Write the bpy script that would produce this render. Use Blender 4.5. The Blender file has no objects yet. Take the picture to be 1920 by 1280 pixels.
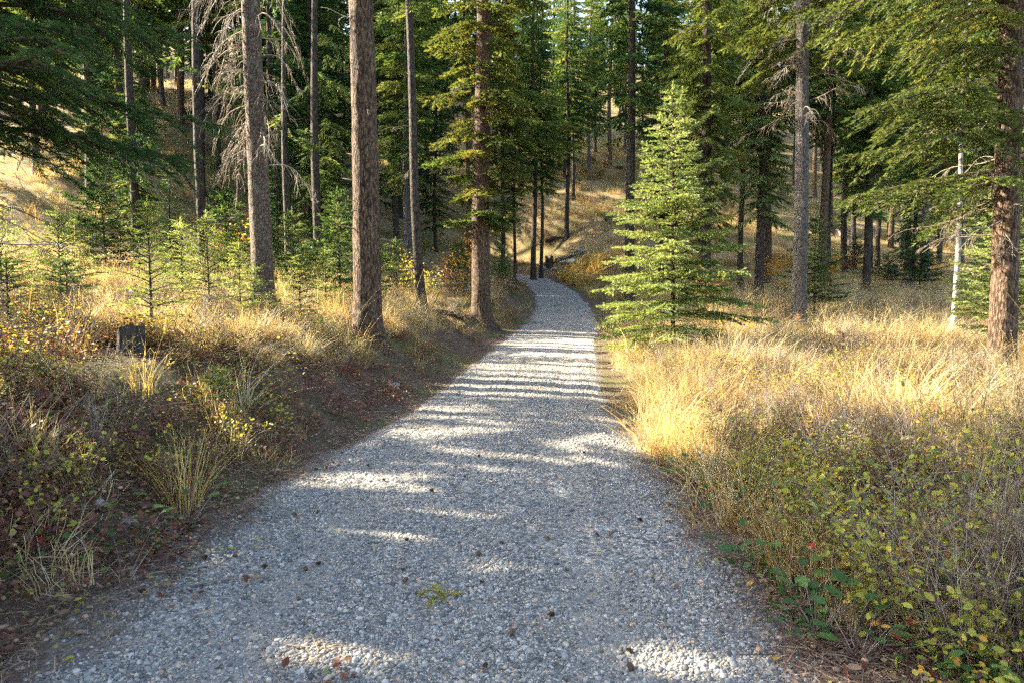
import bpy, math
import numpy as np
from mathutils import Vector

rng = np.random.default_rng(11)
R = math.radians
sc = bpy.context.scene
COL = sc.collection

# ------------------------------------------------------------------ camera, sky, sun, exposure
CAM_Z, PITCH, FPX = 1.6, R(-3.58), 1280.0          # focal length in pixels of the 1920 wide photograph
cam = bpy.data.cameras.new('camera')
cam.lens, cam.sensor_width = 24.0, 36.0
cam.clip_start, cam.clip_end = 0.05, 1500
camo = bpy.data.objects.new('camera', cam)
camo.location = (0, 0, CAM_Z)
camo.rotation_euler = (R(90) + PITCH, 0, 0)
COL.objects.link(camo)
sc.camera = camo

SUN_EL, SUN_PHI = R(30), R(18)                      # light comes from the left and a little from behind the trees
S = np.array([-math.cos(SUN_PHI) * math.cos(SUN_EL), math.sin(SUN_PHI) * math.cos(SUN_EL), math.sin(SUN_EL)])
world = bpy.data.worlds.new('World')
sc.world = world
world.use_nodes = True
wn = world.node_tree
sky = wn.nodes.new('ShaderNodeTexSky')
sky.sky_type = 'NISHITA'
sky.sun_disc = False
sky.sun_elevation = SUN_EL
sky.sun_rotation = math.atan2(S[0], S[1])
sky.air_density, sky.dust_density, sky.ozone_density = 1.0, 3.5, 0.6
wn.links.new(sky.outputs[0], wn.nodes['Background'].inputs[0])
wn.nodes['Background'].inputs[1].default_value = 0.118
sun = bpy.data.lights.new('sun', 'SUN')
sun.energy, sun.angle, sun.color = 5.0, R(0.53), (1.0, 0.89, 0.70)
suno = bpy.data.objects.new('sun', sun)
suno.rotation_euler = Vector(S).to_track_quat('Z', 'Y').to_euler()
COL.objects.link(suno)
sc.view_settings.view_transform = 'Standard'
sc.view_settings.look = 'None'
sc.view_settings.gamma = 1
sc.view_settings.exposure = 3.06
sc.cycles.use_denoising = False
sc.cycles.max_bounces = 5
sc.cycles.diffuse_bounces = 2
sc.cycles.transmission_bounces = 3
sc.cycles.transparent_max_bounces = 4
sc.cycles.use_adaptive_sampling = True
sc.cycles.adaptive_threshold = 0.02
sc.cycles.sample_clamp_indirect = 4.0
sc.cycles.caustics_reflective = sc.cycles.caustics_refractive = False

# ------------------------------------------------------------------ numpy helpers
def ss(a, b, x):
    t = np.clip((np.asarray(x, float) - a) / (b - a), 0, 1)
    return t * t * (3 - 2 * t)

def vnoise(x, y, seed=0):
    x, y = np.asarray(x, float), np.asarray(y, float)
    xi, yi = np.floor(x), np.floor(y)
    fx, fy = x - xi, y - yi
    fx, fy = fx * fx * (3 - 2 * fx), fy * fy * (3 - 2 * fy)
    def hsh(a, b):
        v = np.sin(a * 127.1 + b * 311.7 + seed * 74.7) * 43758.5453
        return v - np.floor(v)
    return (hsh(xi, yi) * (1 - fx) + hsh(xi + 1, yi) * fx) * (1 - fy) + (hsh(xi, yi + 1) * (1 - fx) + hsh(xi + 1, yi + 1) * fx) * fy

def fbm(x, y, seed=0, n=3):
    v, a, f = 0, 0.5, 1.0
    for i in range(n):
        v = v + a * vnoise(np.asarray(x) * f, np.asarray(y) * f, seed + i * 13); a *= 0.5; f *= 2.03
    return v

def nrm(v):
    return v / np.maximum(np.linalg.norm(v, axis=-1, keepdims=True), 1e-9)

def U(a, b, n=None):
    return rng.uniform(a, b, n)

# ------------------------------------------------------------------ terrain
_yy = np.linspace(-60, 260, 3201)
_xc = np.interp(_yy, [-60, 3, 7, 9.2, 12, 16, 19, 25, 33, 42, 47, 51, 55, 62, 120], [-.35, -.35, -.30, -.08, .20, .60, .92, 1.8, 2.5, 2.75, 2.45, 1.3, -1.8, -11, -80])
_k = np.exp(-0.5 * (np.arange(-30, 31) / 11.0) ** 2); _k /= _k.sum()
_xc = np.convolve(np.pad(_xc, 30, mode='edge'), _k, 'valid')
_dx = np.gradient(_xc, _yy)
_zr = np.interp(_yy, [-60, 11, 20, 30, 40, 47, 52, 60, 120], [0, 0, .34, .9, 1.6, 2.3, 3.1, 3.8, 6])
_zr = np.convolve(np.pad(_zr, 30, mode='edge'), _k, 'valid')

def road_u(x, y):
    return (x - np.interp(y, _yy, _xc)) / np.sqrt(1 + np.interp(y, _yy, _dx) ** 2)

def hgt(x, y):
    x, y = np.asarray(x, float), np.asarray(y, float)
    u = road_u(x, y)
    near = 1 - ss(60, 75, y)
    z = np.interp(y, _yy, _zr)
    l = -u
    z = z + near * (.95 * ss(1.5, 3.7, l) + .10 * np.clip(l - 3, 0, 25))
    z = z + near * (.27 * ss(1.65, 4.4, u) + .012 * np.clip(u - 3, 0, 30) + .020 * np.clip(y - 12, 0, 30) * ss(2, 8, u))
    d0 = np.where(x < 0, np.maximum(46 + 1.0 * x, 25), 46 + .10 * x)
    q = (y - d0) / 4.0
    sp = 4.0 * np.where(q > 12, q, np.log1p(np.exp(np.clip(q, -30, 12))))
    z = z + .40 * sp * (1 - near * (1 - ss(1.8, 7, np.abs(u))))
    off = ss(1.5, 2.6, np.abs(u))
    z = z + off * (.34 * (fbm(x * .35, y * .35, 3) - .45) + .09 * (fbm(x * 1.7, y * 1.7, 5) - .45))
    z = z + ss(30, 80, y) * 2.2 * (fbm(x * .06, y * .06, 8) - .45)
    return z

def road_top(x, y):
    u = road_u(x, y)
    w = 1.80 - .40 * ss(4.5, 11, y) + .34 * (fbm(x * 1.3, y * 1.3, 21) - .45)
    rut = -.018 * (np.exp(-((np.abs(u) - .78) / .22) ** 2))
    return hgt(x, y) + .035 * (1 - (np.abs(u) / w) ** 6) + rut + .012 * (fbm(x * 2.2, y * 2.2, 31) - .45)

def at(px, d, side=0):
    """a point on the ground at depth d seen in photograph column px"""
    x = (px - 960) / FPX * d / math.cos(PITCH)
    return np.array([x, d, float(hgt(x, d))])

def foot(px, py):
    """where the view ray through a photograph pixel meets the ground"""
    v = np.array([(px - 960) / FPX, math.cos(PITCH) - (640 - py) / FPX * math.sin(PITCH), math.sin(PITCH) + (640 - py) / FPX * math.cos(PITCH)])
    v = v / v[1]
    for d in np.arange(2.0, 80, .01):
        if CAM_Z + v[2] * d <= float(hgt(v[0] * d, d)):
            return np.array([v[0] * d, d, float(hgt(v[0] * d, d))])
    return np.array([v[0] * 80, 80, 0.])

COT = math.cos(SUN_EL) / math.sin(SUN_EL)
LIT = [(-1.04, 4.95, .60, .28), (-.31, 6.6, .55, .30), (-1.3, 3.25, .50, .15), (.66, 3.6, .26, .17), (.85, 2.8, .36, .12), (-1.5, 8.3, .9, .22),
       (.7, 8.9, .9, .25), (2.7, 5.3, .5, .25), (3.6, 4.6, .45, .3), (2.4, 3.7, .25, .25), (4.6, 6.2, .8, .4),
       (-3.4, 6.3, .5, .4), (-2.6, 4.3, .35, .25), (-5.5, 7.6, 1.0, .4), (-3.0, 8.2, .8, .4), (5.2, 4.6, .5, .3), (-4.6, 5.0, .5, .25), (.1, 5.7, .4, .14), (-.7, 4.1, .3, .12), (1.0, 6.9, .45, .2), (.2, 7.6, .6, .16), (-1.9, 6.2, .35, .2), (.0, 3.0, .3, .1)]
SUNNY = [(497, 13.0, .42, 7), (690, 13.2, .48, 7), (903, 22.5, 1.1, 11), (1262, 15, 1.3, 6.8), (1880, 11, 1.2, 7), (1497, 19, .5, 11), (792, 19, .3, 8)]
def lit(x, y):
    """ground chosen to be sunlit: pruned crowns are cut open where they would shade it"""
    n1, n2 = fbm(x * .8, y * .8, 41) - .45, fbm(x * .8, y * .8, 47) - .45
    xs, ys = x + 1.2 * n1, y + 1.2 * n2
    m = (ys > 13.0) & (ys < 20.3) & (xs > -3) & (xs < 3.2)
    m |= (ys > 6.6) & (ys < 15.5) & (xs > 1.4) & (xs < 12)
    m |= (ys > 9.4) & (ys < 16.5) & (xs > -11) & (xs < -1.0)
    m |= (ys > 15) & (ys < 21) & (xs > 4.0) & (xs < 14) & (fbm(x * .35, y * .35, 51) > .40)
    m |= (ys > 42) & (ys < 50) & (xs > 2) & (xs < 7)
    for px, d, w, hm in SUNNY:                       # trees that stand in the sun
        bx, by, bz = at(px, d); dx_, dy_ = x - bx, y - by
        al, pe = dx_ * math.cos(SUN_PHI) - dy_ * math.sin(SUN_PHI), dx_ * math.sin(SUN_PHI) + dy_ * math.cos(SUN_PHI)
        m |= (al > -1) & (al < COT * (bz - .4 + hm)) & (np.abs(pe) < w)
    for a, b, c, d in LIT:
        m |= ((x + .35 * n1 - a) / (1.22 * c)) ** 2 + ((y + .3 * n2 - b) / (1.2 * d)) ** 2 < 1
    return m
def shadow_spot(P):
    h = P[:, 2] - .4
    k = COT * h
    return P[:, 0] + k * math.cos(SUN_PHI), P[:, 1] - k * math.sin(SUN_PHI)

# ------------------------------------------------------------------ mesh helpers
def mesh_np(name, V, F, mat, tint=None, smooth=True):
    V = np.ascontiguousarray(V, np.float32); F = np.ascontiguousarray(F, np.int32)
    me = bpy.data.meshes.new(name)
    me.vertices.add(len(V)); me.vertices.foreach_set('co', V.ravel())
    k = F.shape[1]
    me.loops.add(F.size); me.loops.foreach_set('vertex_index', F.ravel())
    me.polygons.add(len(F)); me.polygons.foreach_set('loop_start', np.arange(0, F.size, k, dtype=np.int32))
    if smooth:
        me.polygons.foreach_set('use_smooth', np.ones(len(F), bool))
    if tint is not None:
        a = me.attributes.new('tint', 'FLOAT', 'POINT'); a.data.foreach_set('value', np.ascontiguousarray(tint, np.float32))
    for m in (mat if isinstance(mat, (list, tuple)) else [mat]):
        me.materials.append(m)
    me.update(calc_edges=True)
    return me

class Geo:
    """collects triangles"""
    def __init__(s): s.V, s.F, s.T, s.n = [], [], [], 0
    def add(s, V, F, t=0.5):
        s.V.append(V); s.F.append(F + s.n); s.n += len(V)
        s.T.append(np.full(len(V), t) if np.isscalar(t) else t)
    def mesh(s, name, mat, smooth=True):
        if not s.V: return mesh_np(name, np.zeros((3, 3)), np.array([[0, 1, 2]]), mat)
        return mesh_np(name, np.concatenate(s.V), np.concatenate(s.F), mat, np.concatenate(s.T), smooth)

def tube(geo, pts, rad, sides=5, t=0.5, cap=True, bump=None):
    pts = np.asarray(pts, float); rad = np.asarray(rad, float); n = len(pts)
    tan = nrm(np.gradient(pts, axis=0))
    ref = np.array([0, 0, 1.0]) if abs(tan[:, 2]).mean() < .8 else np.array([1.0, 0, 0])
    a = nrm(np.cross(tan, ref)); b = np.cross(tan, a)
    th = np.arange(sides) / sides * 2 * math.pi
    rr = rad[:, None] * (1 if bump is None else bump)
    V = pts[:, None] + (np.cos(th)[None, :, None] * a[:, None] + np.sin(th)[None, :, None] * b[:, None]) * np.broadcast_to(rr, (n, sides))[:, :, None]
    i = np.arange(n - 1)[:, None] * sides; j = np.arange(sides)[None]; j2 = (j + 1) % sides
    q = np.stack([i + j, i + j2, i + sides + j2, i + sides + j], -1).reshape(-1, 4)
    F = np.concatenate([q[:, [0, 2, 1]], q[:, [0, 3, 2]]])
    V = V.reshape(-1, 3)
    if cap:
        V = np.concatenate([V, pts[-1:] + tan[-1:] * rad[-1] * .3])
        e = (n - 1) * sides
        F = np.concatenate([F, np.stack([e + np.arange(sides), np.full(sides, n * sides), e + (np.arange(sides) + 1) % sides], -1)])
    geo.add(V, F, t)

def stamp(geo, tmpl, P, D, N, Sz, tint, width=1.0):
    if len(P) == 0: return
    TV, TF = tmpl
    D = nrm(D); Wd = nrm(np.cross(N, D)); N2 = np.cross(D, Wd)
    V = P[:, None] + Sz[:, None, None] * (TV[None, :, 0:1] * D[:, None] + width * TV[None, :, 1:2] * Wd[:, None] + width * TV[None, :, 2:3] * N2[:, None])
    m = len(TV)
    F = (TF[None] + (np.arange(len(P)) * m)[:, None, None]).reshape(-1, 3)
    geo.add(V.reshape(-1, 3), F, np.repeat(tint, m))

def needles(n, nl, nw, ang=45, flat=.5, seed=1, axis=True):
    """a shoot: n needles (one triangle each) around a unit axis"""
    r = np.random.default_rng(seed); V, F = [], []
    for i in range(n):
        a = .02 + .93 * (i + r.uniform(-.3, .3)) / n
        ph = (0 if i % 2 else math.pi) + r.normal(0, 1.0) * (1 - flat)
        e = np.array([0, math.cos(ph), math.sin(ph) + .12])
        an = R(ang + r.uniform(-10, 10)) * (1 - .35 * a)
        l = nl * r.uniform(.75, 1.2) * (1 - .3 * a)
        d = np.array([math.cos(an), 0, 0]) + math.sin(an) * e
        w = np.cross(d, [0, -math.sin(ph), math.cos(ph)]); w = w / np.linalg.norm(w) * nw / 2
        if r.uniform() < .4: w = np.array([0, 0, 1.]) * nw / 2 + w * .4
        p = np.array([a, 0, 0]); k = len(V)
        V += [p - w, p + w, p + d * l]; F.append([k, k + 1, k + 2])
    k = len(V)
    V += [np.array([.7, -nw * .6, 0]), np.array([.7, nw * .6, 0]), np.array([1.0 + nl * .5, 0, .02])]; F.append([k, k + 1, k + 2])
    if axis:
        k = len(V)
        V += [np.array([0, -nw * .35, 0]), np.array([0, nw * .35, 0]), np.array([.95, 0, 0])]; F.append([k, k + 1, k + 2])
    return np.array(V), np.array(F)

SH_NEAR = needles(29, .30, .072, 46, .25, 3)
SH_MID = needles(14, .38, .12, 42, .35, 5)
SH_SMALL = needles(9, .42, .18, 42, .35, 6)
SP_FAR = needles(15, .36, .115, 46, .72, 9)
SP_FAR2 = needles(11, .40, .15, 46, .70, 10)
LEAF = (np.array([[0, 0, 0], [.35, -.30, .07], [.35, .30, .07], [.75, -.24, .05], [.75, .24, .05], [1.0, 0, -.03], [.5, 0, 0]], float),
        np.array([[0, 1, 6], [0, 6, 2], [1, 3, 6], [2, 6, 4], [3, 5, 6], [4, 6, 5]]))

# ------------------------------------------------------------------ materials
def new_mat(name):
    m = bpy.data.materials.new(name); m.use_nodes = True
    nt = m.node_tree; nt.nodes.clear()
    o = nt.nodes.new('ShaderNodeOutputMaterial')
    return m, nt, o

def N(nt, t, **kw):
    n = nt.nodes.new(t)
    for k, v in kw.items(): setattr(n, k, v)
    return n

def ramp(nt, stops, fac=None, interp='LINEAR'):
    r = N(nt, 'ShaderNodeValToRGB'); r.color_ramp.interpolation = interp
    e = r.color_ramp.elements
    while len(e) < len(stops): e.new(0.5)
    for el, (p, c) in zip(e, stops): el.position = p; el.color = (*c, 1)
    if fac is not None: nt.links.new(fac, r.inputs[0])
    return r

def leafy(name, stops, trans=.4, rough=.55, inst=False, var=.25, spec=.3):
    """foliage: colour varies leaf by leaf, part of the light passes through"""
    m, nt, o = new_mat(name); L = nt.links.new
    at_ = N(nt, 'ShaderNodeAttribute', attribute_name='tint')
    fac = at_.outputs['Fac']
    if inst:
        oi = N(nt, 'ShaderNodeAttribute', attribute_name='itint', attribute_type='INSTANCER')
        a = N(nt, 'ShaderNodeMath', operation='ADD'); L(fac, a.inputs[0]); L(oi.outputs['Fac'], a.inputs[1]); fac = a.outputs[0]
    r = ramp(nt, stops, fac)
    p = N(nt, 'ShaderNodeBsdfPrincipled'); p.inputs['Roughness'].default_value = rough; p.inputs['Specular IOR Level'].default_value = spec
    tr = N(nt, 'ShaderNodeBsdfTranslucent'); mx = N(nt, 'ShaderNodeMixShader'); mx.inputs[0].default_value = trans
    g = N(nt, 'ShaderNodeMixRGB', blend_type='MULTIPLY'); g.inputs[0].default_value = 1; g.inputs[2].default_value = (1.35, 1.25, .75, 1)
    L(r.outputs[0], p.inputs['Base Color']); L(r.outputs[0], g.inputs[1]); L(g.outputs[0], tr.inputs[0])
    L(p.outputs[0], mx.inputs[1]); L(tr.outputs[0], mx.inputs[2]); L(mx.outputs[0], o.inputs[0])
    return m

def bark(name, c0, c1, c2, scale=(16, 16, 4.5), bump=.05, lichen=0.0):
    m, nt, o = new_mat(name); L = nt.links.new
    tc = N(nt, 'ShaderNodeTexCoord'); mp = N(nt, 'ShaderNodeMapping'); mp.inputs['Scale'].default_value = scale
    L(tc.outputs['Object'], mp.inputs[0])
    def nz(sc_, d, r):
        n_ = N(nt, 'ShaderNodeTexNoise'); n_.inputs['Scale'].default_value = sc_; n_.inputs['Detail'].default_value = d; n_.inputs['Roughness'].default_value = r; L(mp.outputs[0], n_.inputs[0]); return n_
    nz0 = nz(.8, 5, .65)
    mxv = N(nt, 'ShaderNodeMixRGB'); mxv.inputs[0].default_value = .62; L(mp.outputs[0], mxv.inputs[1]); L(nz0.outputs['Color'], mxv.inputs[2])
    vo = N(nt, 'ShaderNodeTexVoronoi', feature='F1'); vo.inputs['Scale'].default_value = 5.2; L(mxv.outputs[0], vo.inputs[0])
    n2 = nz(1.1, 8, .72)
    fr = ramp(nt, [(.15, (1, 1, 1)), (.75, (.25, .25, .25))], vo.outputs['Distance'])
    mu0 = N(nt, 'ShaderNodeMath', operation='MULTIPLY'); L(fr.outputs[0], mu0.inputs[0]); L(n2.outputs['Fac'], mu0.inputs[1])
    mu = N(nt, 'ShaderNodeMath', operation='MULTIPLY_ADD'); L(mu0.outputs[0], mu.inputs[0]); mu.inputs[1].default_value = 1.9; mu.inputs[2].default_value = -.22
    cr = ramp(nt, [(0, c0), (.35, c1), (.75, c2)], mu.outputs[0])
    col = cr.outputs[0]
    if lichen:
        n3 = N(nt, 'ShaderNodeTexNoise'); n3.inputs['Scale'].default_value = .5; n3.inputs['Detail'].default_value = 5; L(mp.outputs[0], n3.inputs[0])
        lr = ramp(nt, [(.55, (0, 0, 0)), (.68, (lichen,) * 3)], n3.outputs['Fac'])
        mm = N(nt, 'ShaderNodeMixRGB'); mm.inputs[2].default_value = (.30, .30, .25, 1); L(lr.outputs[0], mm.inputs[0]); L(col, mm.inputs[1]); col = mm.outputs[0]
    b = N(nt, 'ShaderNodeBump'); b.inputs['Strength'].default_value = 1.0; b.inputs['Distance'].default_value = bump; L(mu.outputs[0], b.inputs['Height'])
    p = N(nt, 'ShaderNodeBsdfPrincipled'); p.inputs['Roughness'].default_value = .85; p.inputs['Specular IOR Level'].default_value = .2
    L(col, p.inputs['Base Color']); L(b.outputs[0], p.inputs['Normal']); L(p.outputs[0], o.inputs[0])
    return m

def tinted(name, stops, rough=.8, inst=False, bump=None):
    """opaque stuff whose colour varies piece by piece"""
    m, nt, o = new_mat(name); L = nt.links.new
    a = N(nt, 'ShaderNodeAttribute', attribute_name='itint' if inst else 'tint', attribute_type='INSTANCER' if inst else 'GEOMETRY')
    r = ramp(nt, stops, a.outputs['Fac'])
    p = N(nt, 'ShaderNodeBsdfPrincipled'); p.inputs['Roughness'].default_value = rough; p.inputs['Specular IOR Level'].default_value = .25
    col = r.outputs[0]
    if bump:
        tc = N(nt, 'ShaderNodeTexCoord'); nz = N(nt, 'ShaderNodeTexNoise'); nz.inputs['Scale'].default_value = bump; nz.inputs['Detail'].default_value = 4
        L(tc.outputs['Object'], nz.inputs[0])
        v = ramp(nt, [(.3, (.72, .72, .72)), (.7, (1.15, 1.15, 1.15))], nz.outputs['Fac'])
        mm = N(nt, 'ShaderNodeMixRGB', blend_type='MULTIPLY'); mm.inputs[0].default_value = 1; L(col, mm.inputs[1]); L(v.outputs[0], mm.inputs[2]); col = mm.outputs[0]
    L(col, p.inputs['Base Color']); L(p.outputs[0], o.inputs[0])
    return m

GREEN = [(0, (.022, .050, .018)), (.35, (.050, .100, .030)), (.65, (.105, .155, .040)), (1, (.20, .215, .06))]
M = {}
M['fol'] = leafy('conifer_needles', GREEN, .5)
M['fol_spruce'] = leafy('spruce_needles', [(0, (.035, .065, .026)), (.5, (.105, .160, .055)), (1, (.24, .28, .10))], .48)
M['fol_olive'] = leafy('fir_needles_olive', [(0, (.030, .055, .014)), (.5, (.085, .120, .026)), (.94, (.17, .19, .045)), (1, (.20, .17, .04))], .45)
M['fol_dark'] = leafy('fir_needles_dark', [(0, (.014, .042, .018)), (.6, (.045, .098, .030)), (1, (.11, .160, .042))], .42)
M['sap'] = leafy('sapling_needles', [(0, (.040, .075, .025)), (.5, (.115, .165, .045)), (1, (.22, .27, .09))], .55)
M['bark_brown'] = bark('bark_brown', (.020, .013, .009), (.122, .076, .046), (.240, .168, .110), (17, 17, 5), .045)
M['bark_grey'] = bark('bark_grey', (.030, .022, .016), (.155, .112, .082), (.300, .238, .180), (26, 26, 13), .030, .5)
M['bark_dark'] = bark('bark_dark', (.012, .010, .008), (.060, .046, .036), (.125, .100, .080), (14, 14, 5), .04)
M['bark_cool'] = bark('bark_cool', (.020, .018, .017), (.105, .090, .080), (.200, .178, .160), (22, 22, 9), .03, .3)
M['wood_dead'] = tinted('dead_branch_wood', [(0, (.13, .09, .05)), (.5, (.205, .16, .115)), (1, (.31, .265, .21))])
M['wood_twig'] = tinted('living_branch_wood', [(0, (.045, .030, .020)), (1, (.12, .085, .055))])

def birch_mat():
    m, nt, o = new_mat('birch_bark'); L = nt.links.new
    tc = N(nt, 'ShaderNodeTexCoord'); mp = N(nt, 'ShaderNodeMapping'); mp.inputs['Scale'].default_value = (5, 5, 9); L(tc.outputs['Object'], mp.inputs[0])
    nz = N(nt, 'ShaderNodeTexNoise'); nz.inputs['Scale'].default_value = 1.2; nz.inputs['Detail'].default_value = 6; L(mp.outputs[0], nz.inputs[0])
    r = ramp(nt, [(.40, (.03, .026, .022)), (.50, (.25, .23, .20)), (.62, (.30, .285, .255))], nz.outputs['Fac'])
    p = N(nt, 'ShaderNodeBsdfPrincipled'); p.inputs['Roughness'].default_value = .7
    L(r.outputs[0], p.inputs['Base Color']); L(p.outputs[0], o.inputs[0]); return m
M['birch'] = birch_mat()

def ground_mat():
    m, nt, o = new_mat('forest_floor'); L = nt.links.new
    tc = N(nt, 'ShaderNodeTexCoord')
    def nz(s, d=6, r=.6):
        n = N(nt, 'ShaderNodeTexNoise'); n.inputs['Scale'].default_value = s; n.inputs['Detail'].default_value = d; n.inputs['Roughness'].default_value = r; L(tc.outputs['Object'], n.inputs[0]); return n.outputs['Fac']
    fine, mid, big = nz(38, 6, .75), nz(4, 5), nz(.45, 4)
    litter = ramp(nt, [(.25, (.035, .023, .016)), (.5, (.115, .078, .055)), (.72, (.23, .165, .12))], fine)
    straw = ramp(nt, [(.25, (.09, .065, .030)), (.5, (.21, .155, .075)), (.75, (.34, .27, .15))], fine)
    a = N(nt, 'ShaderNodeAttribute', attribute_name='grassy')
    ad = N(nt, 'ShaderNodeMath', operation='MULTIPLY_ADD'); L(mid, ad.inputs[0]); ad.inputs[1].default_value = .9; L(a.outputs['Fac'], ad.inputs[2])
    f = ramp(nt, [(.62, (0, 0, 0)), (1.0, (1, 1, 1))], ad.outputs[0])
    mx = N(nt, 'ShaderNodeMixRGB'); L(f.outputs[0], mx.inputs[0]); L(litter.outputs[0], mx.inputs[1]); L(straw.outputs[0], mx.inputs[2])
    gr = ramp(nt, [(.46, (0, 0, 0)), (.60, (.7, .7, .7))], big)
    mg = N(nt, 'ShaderNodeMixRGB'); mg.inputs[2].default_value = (.085, .095, .03, 1); L(gr.outputs[0], mg.inputs[0]); L(mx.outputs[0], mg.inputs[1])
    b = N(nt, 'ShaderNodeBump'); b.inputs['Strength'].default_value = .9; b.inputs['Distance'].default_value = .05; L(fine, b.inputs['Height'])
    p = N(nt, 'ShaderNodeBsdfPrincipled'); p.inputs['Roughness'].default_value = .95; p.inputs['Specular IOR Level'].default_value = .1
    L(mg.outputs[0], p.inputs['Base Color']); L(b.outputs[0], p.inputs['Normal']); L(p.outputs[0], o.inputs[0]); return m
M['ground'] = ground_mat()

STONE = [(0, (.060, .059, .055)), (.25, (.118, .117, .108)), (.5, (.185, .182, .168)), (.72, (.255, .247, .224)), (.88, (.38, .355, .305)), (.94, (.33, .265, .18)), (1, (.38, .245, .13))]
def road_mat():
    m, nt, o = new_mat('road_gravel'); L = nt.links.new
    tc = N(nt, 'ShaderNodeTexCoord')
    vo = N(nt, 'ShaderNodeTexVoronoi'); vo.inputs['Scale'].default_value = 34; vo.inputs['Randomness'].default_value = 1; L(tc.outputs['Object'], vo.inputs[0])
    sx = N(nt, 'ShaderNodeSeparateColor'); L(vo.outputs['Color'], sx.inputs[0])
    r = ramp(nt, STONE, sx.outputs[0])
    nz = N(nt, 'ShaderNodeTexNoise'); nz.inputs['Scale'].default_value = .9; nz.inputs['Detail'].default_value = 5; L(tc.outputs['Object'], nz.inputs[0])
    a = N(nt, 'ShaderNodeAttribute', attribute_name='edge')
    ad = N(nt, 'ShaderNodeMath', operation='MULTIPLY_ADD'); L(nz.outputs['Fac'], ad.inputs[0]); ad.inputs[1].default_value = 1.3; L(a.outputs['Fac'], ad.inputs[2])
    f = ramp(nt, [(.9, (0, 0, 0)), (1.0, (.8, .8, .8))], ad.outputs[0])
    ne = N(nt, 'ShaderNodeAttribute', attribute_name='fines'); fm = N(nt, 'ShaderNodeMixRGB'); fm.inputs[2].default_value = (.165, .154, .132, 1); L(ne.outputs['Fac'], fm.inputs[0]); L(r.outputs[0], fm.inputs[1])
    n2 = N(nt, 'ShaderNodeTexNoise'); n2.inputs['Scale'].default_value = 30; n2.inputs['Detail'].default_value = 6; L(tc.outputs['Object'], n2.inputs[0])
    dirt = ramp(nt, [(.3, (.05, .036, .027)), (.7, (.16, .125, .095))], n2.outputs['Fac'])
    mx = N(nt, 'ShaderNodeMixRGB'); L(f.outputs[0], mx.inputs[0]); L(fm.outputs[0], mx.inputs[1]); L(dirt.outputs[0], mx.inputs[2])
    b = N(nt, 'ShaderNodeBump'); b.inputs['Strength'].default_value = .8; b.inputs['Distance'].default_value = .02; b.invert = True; L(vo.outputs['Distance'], b.inputs['Height'])
    p = N(nt, 'ShaderNodeBsdfPrincipled'); p.inputs['Roughness'].default_value = .85; p.inputs['Specular IOR Level'].default_value = .25
    L(mx.outputs[0], p.inputs['Base Color']); L(b.outputs[0], p.inputs['Normal']); L(p.outputs[0], o.inputs[0]); return m
M['road'] = road_mat()
M['stone_i'] = tinted('gravel_stone', STONE, .75, True, 40)
M['stone'] = tinted('loose_stone', STONE, .75, False, 40)
M['grass'] = leafy('dry_grass', [(0, (.16, .09, .035)), (.3, (.30, .20, .08)), (.6, (.45, .335, .15)), (.85, (.57, .48, .30)), (1, (.62, .56, .42))], .42, .6, True)
M['gold'] = leafy('golden_grass', [(0, (.30, .19, .05)), (.5, (.46, .33, .10)), (1, (.58, .47, .20))], .45, .6, True)
M['twig'] = tinted('shrub_twig', [(0, (.060, .040, .028)), (.5, (.145, .105, .075)), (1, (.30, .25, .20))])
M['leaf_y'] = leafy('yellow_green_leaf', [(0, (.10, .14, .03)), (.45, (.29, .30, .045)), (.75, (.50, .42, .07)), (1, (.50, .25, .04))], .45)
M['leaf_r'] = leafy('russet_leaf', [(0, (.045, .020, .015)), (.4, (.115, .038, .025)), (.68, (.18, .075, .04)), (.88, (.30, .19, .07)), (1, (.13, .16, .04))], .3)
M['leaf_g'] = leafy('green_leaf', [(0, (.030, .075, .020)), (.5, (.060, .130, .030)), (1, (.13, .20, .04))], .4, .6)
M['leaf_o'] = leafy('orange_leaf', [(0, (.35, .16, .02)), (.5, (.50, .27, .035)), (1, (.55, .38, .06))], .45)
M['leaf_red'] = leafy('red_leaf', [(0, (.22, .02, .02)), (1, (.40, .05, .04))], .35)
M['litter'] = tinted('needle_litter', [(0, (.05, .030, .020)), (.5, (.15, .088, .052)), (1, (.32, .22, .14))])
M['cone'] = tinted('pine_cone_scale', [(0, (.05, .03, .02)), (1, (.16, .09, .05))])
M['stump'] = bark('weathered_stump', (.02, .016, .013), (.085, .066, .052), (.19, .155, .12), (30, 30, 4), .05)
M['cutwood'] = tinted('pale_cut_wood', [(0, (.30, .24, .17)), (1, (.45, .38, .28))])
M['fallen'] = bark('weathered_log', (.06, .05, .045), (.22, .195, .17), (.38, .35, .31), (18, 18, 5), .02)

# ------------------------------------------------------------------ object helpers
def obj(name, me, parent=None, loc=None):
    o = bpy.data.objects.new(name, me); COL.objects.link(o)
    if parent is not None: o.parent = parent
    if loc is not None: o.location = loc
    return o

def thing(name, label, cat, loc=(0, 0, 0), rz=0, group=None):
    o = bpy.data.objects.new(name, None); COL.objects.link(o)
    o.empty_display_size = .2
    o.location = loc; o.rotation_euler = (0, 0, rz)
    o['label'] = label; o['category'] = cat
    if group: o['group'] = group
    return o

def tag(o, label, cat, group=None, kind=None):
    o['label'] = label; o['category'] = cat
    if group: o['group'] = group
    if kind: o['kind'] = kind
    return o

def dup(root, loc, rz=0, scale=1, label=None, group=None):
    r = root.copy(); COL.objects.link(r); r.location = loc; r.rotation_euler = (0, 0, rz); r.scale = (scale,) * 3
    if label: r['label'] = label
    if group: r['group'] = group
    for ch in list(root.children):
        c = ch.copy(); COL.objects.link(c); c.parent = r
        for g in list(ch.children):
            d = g.copy(); COL.objects.link(d); d.parent = c
    return r

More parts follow.
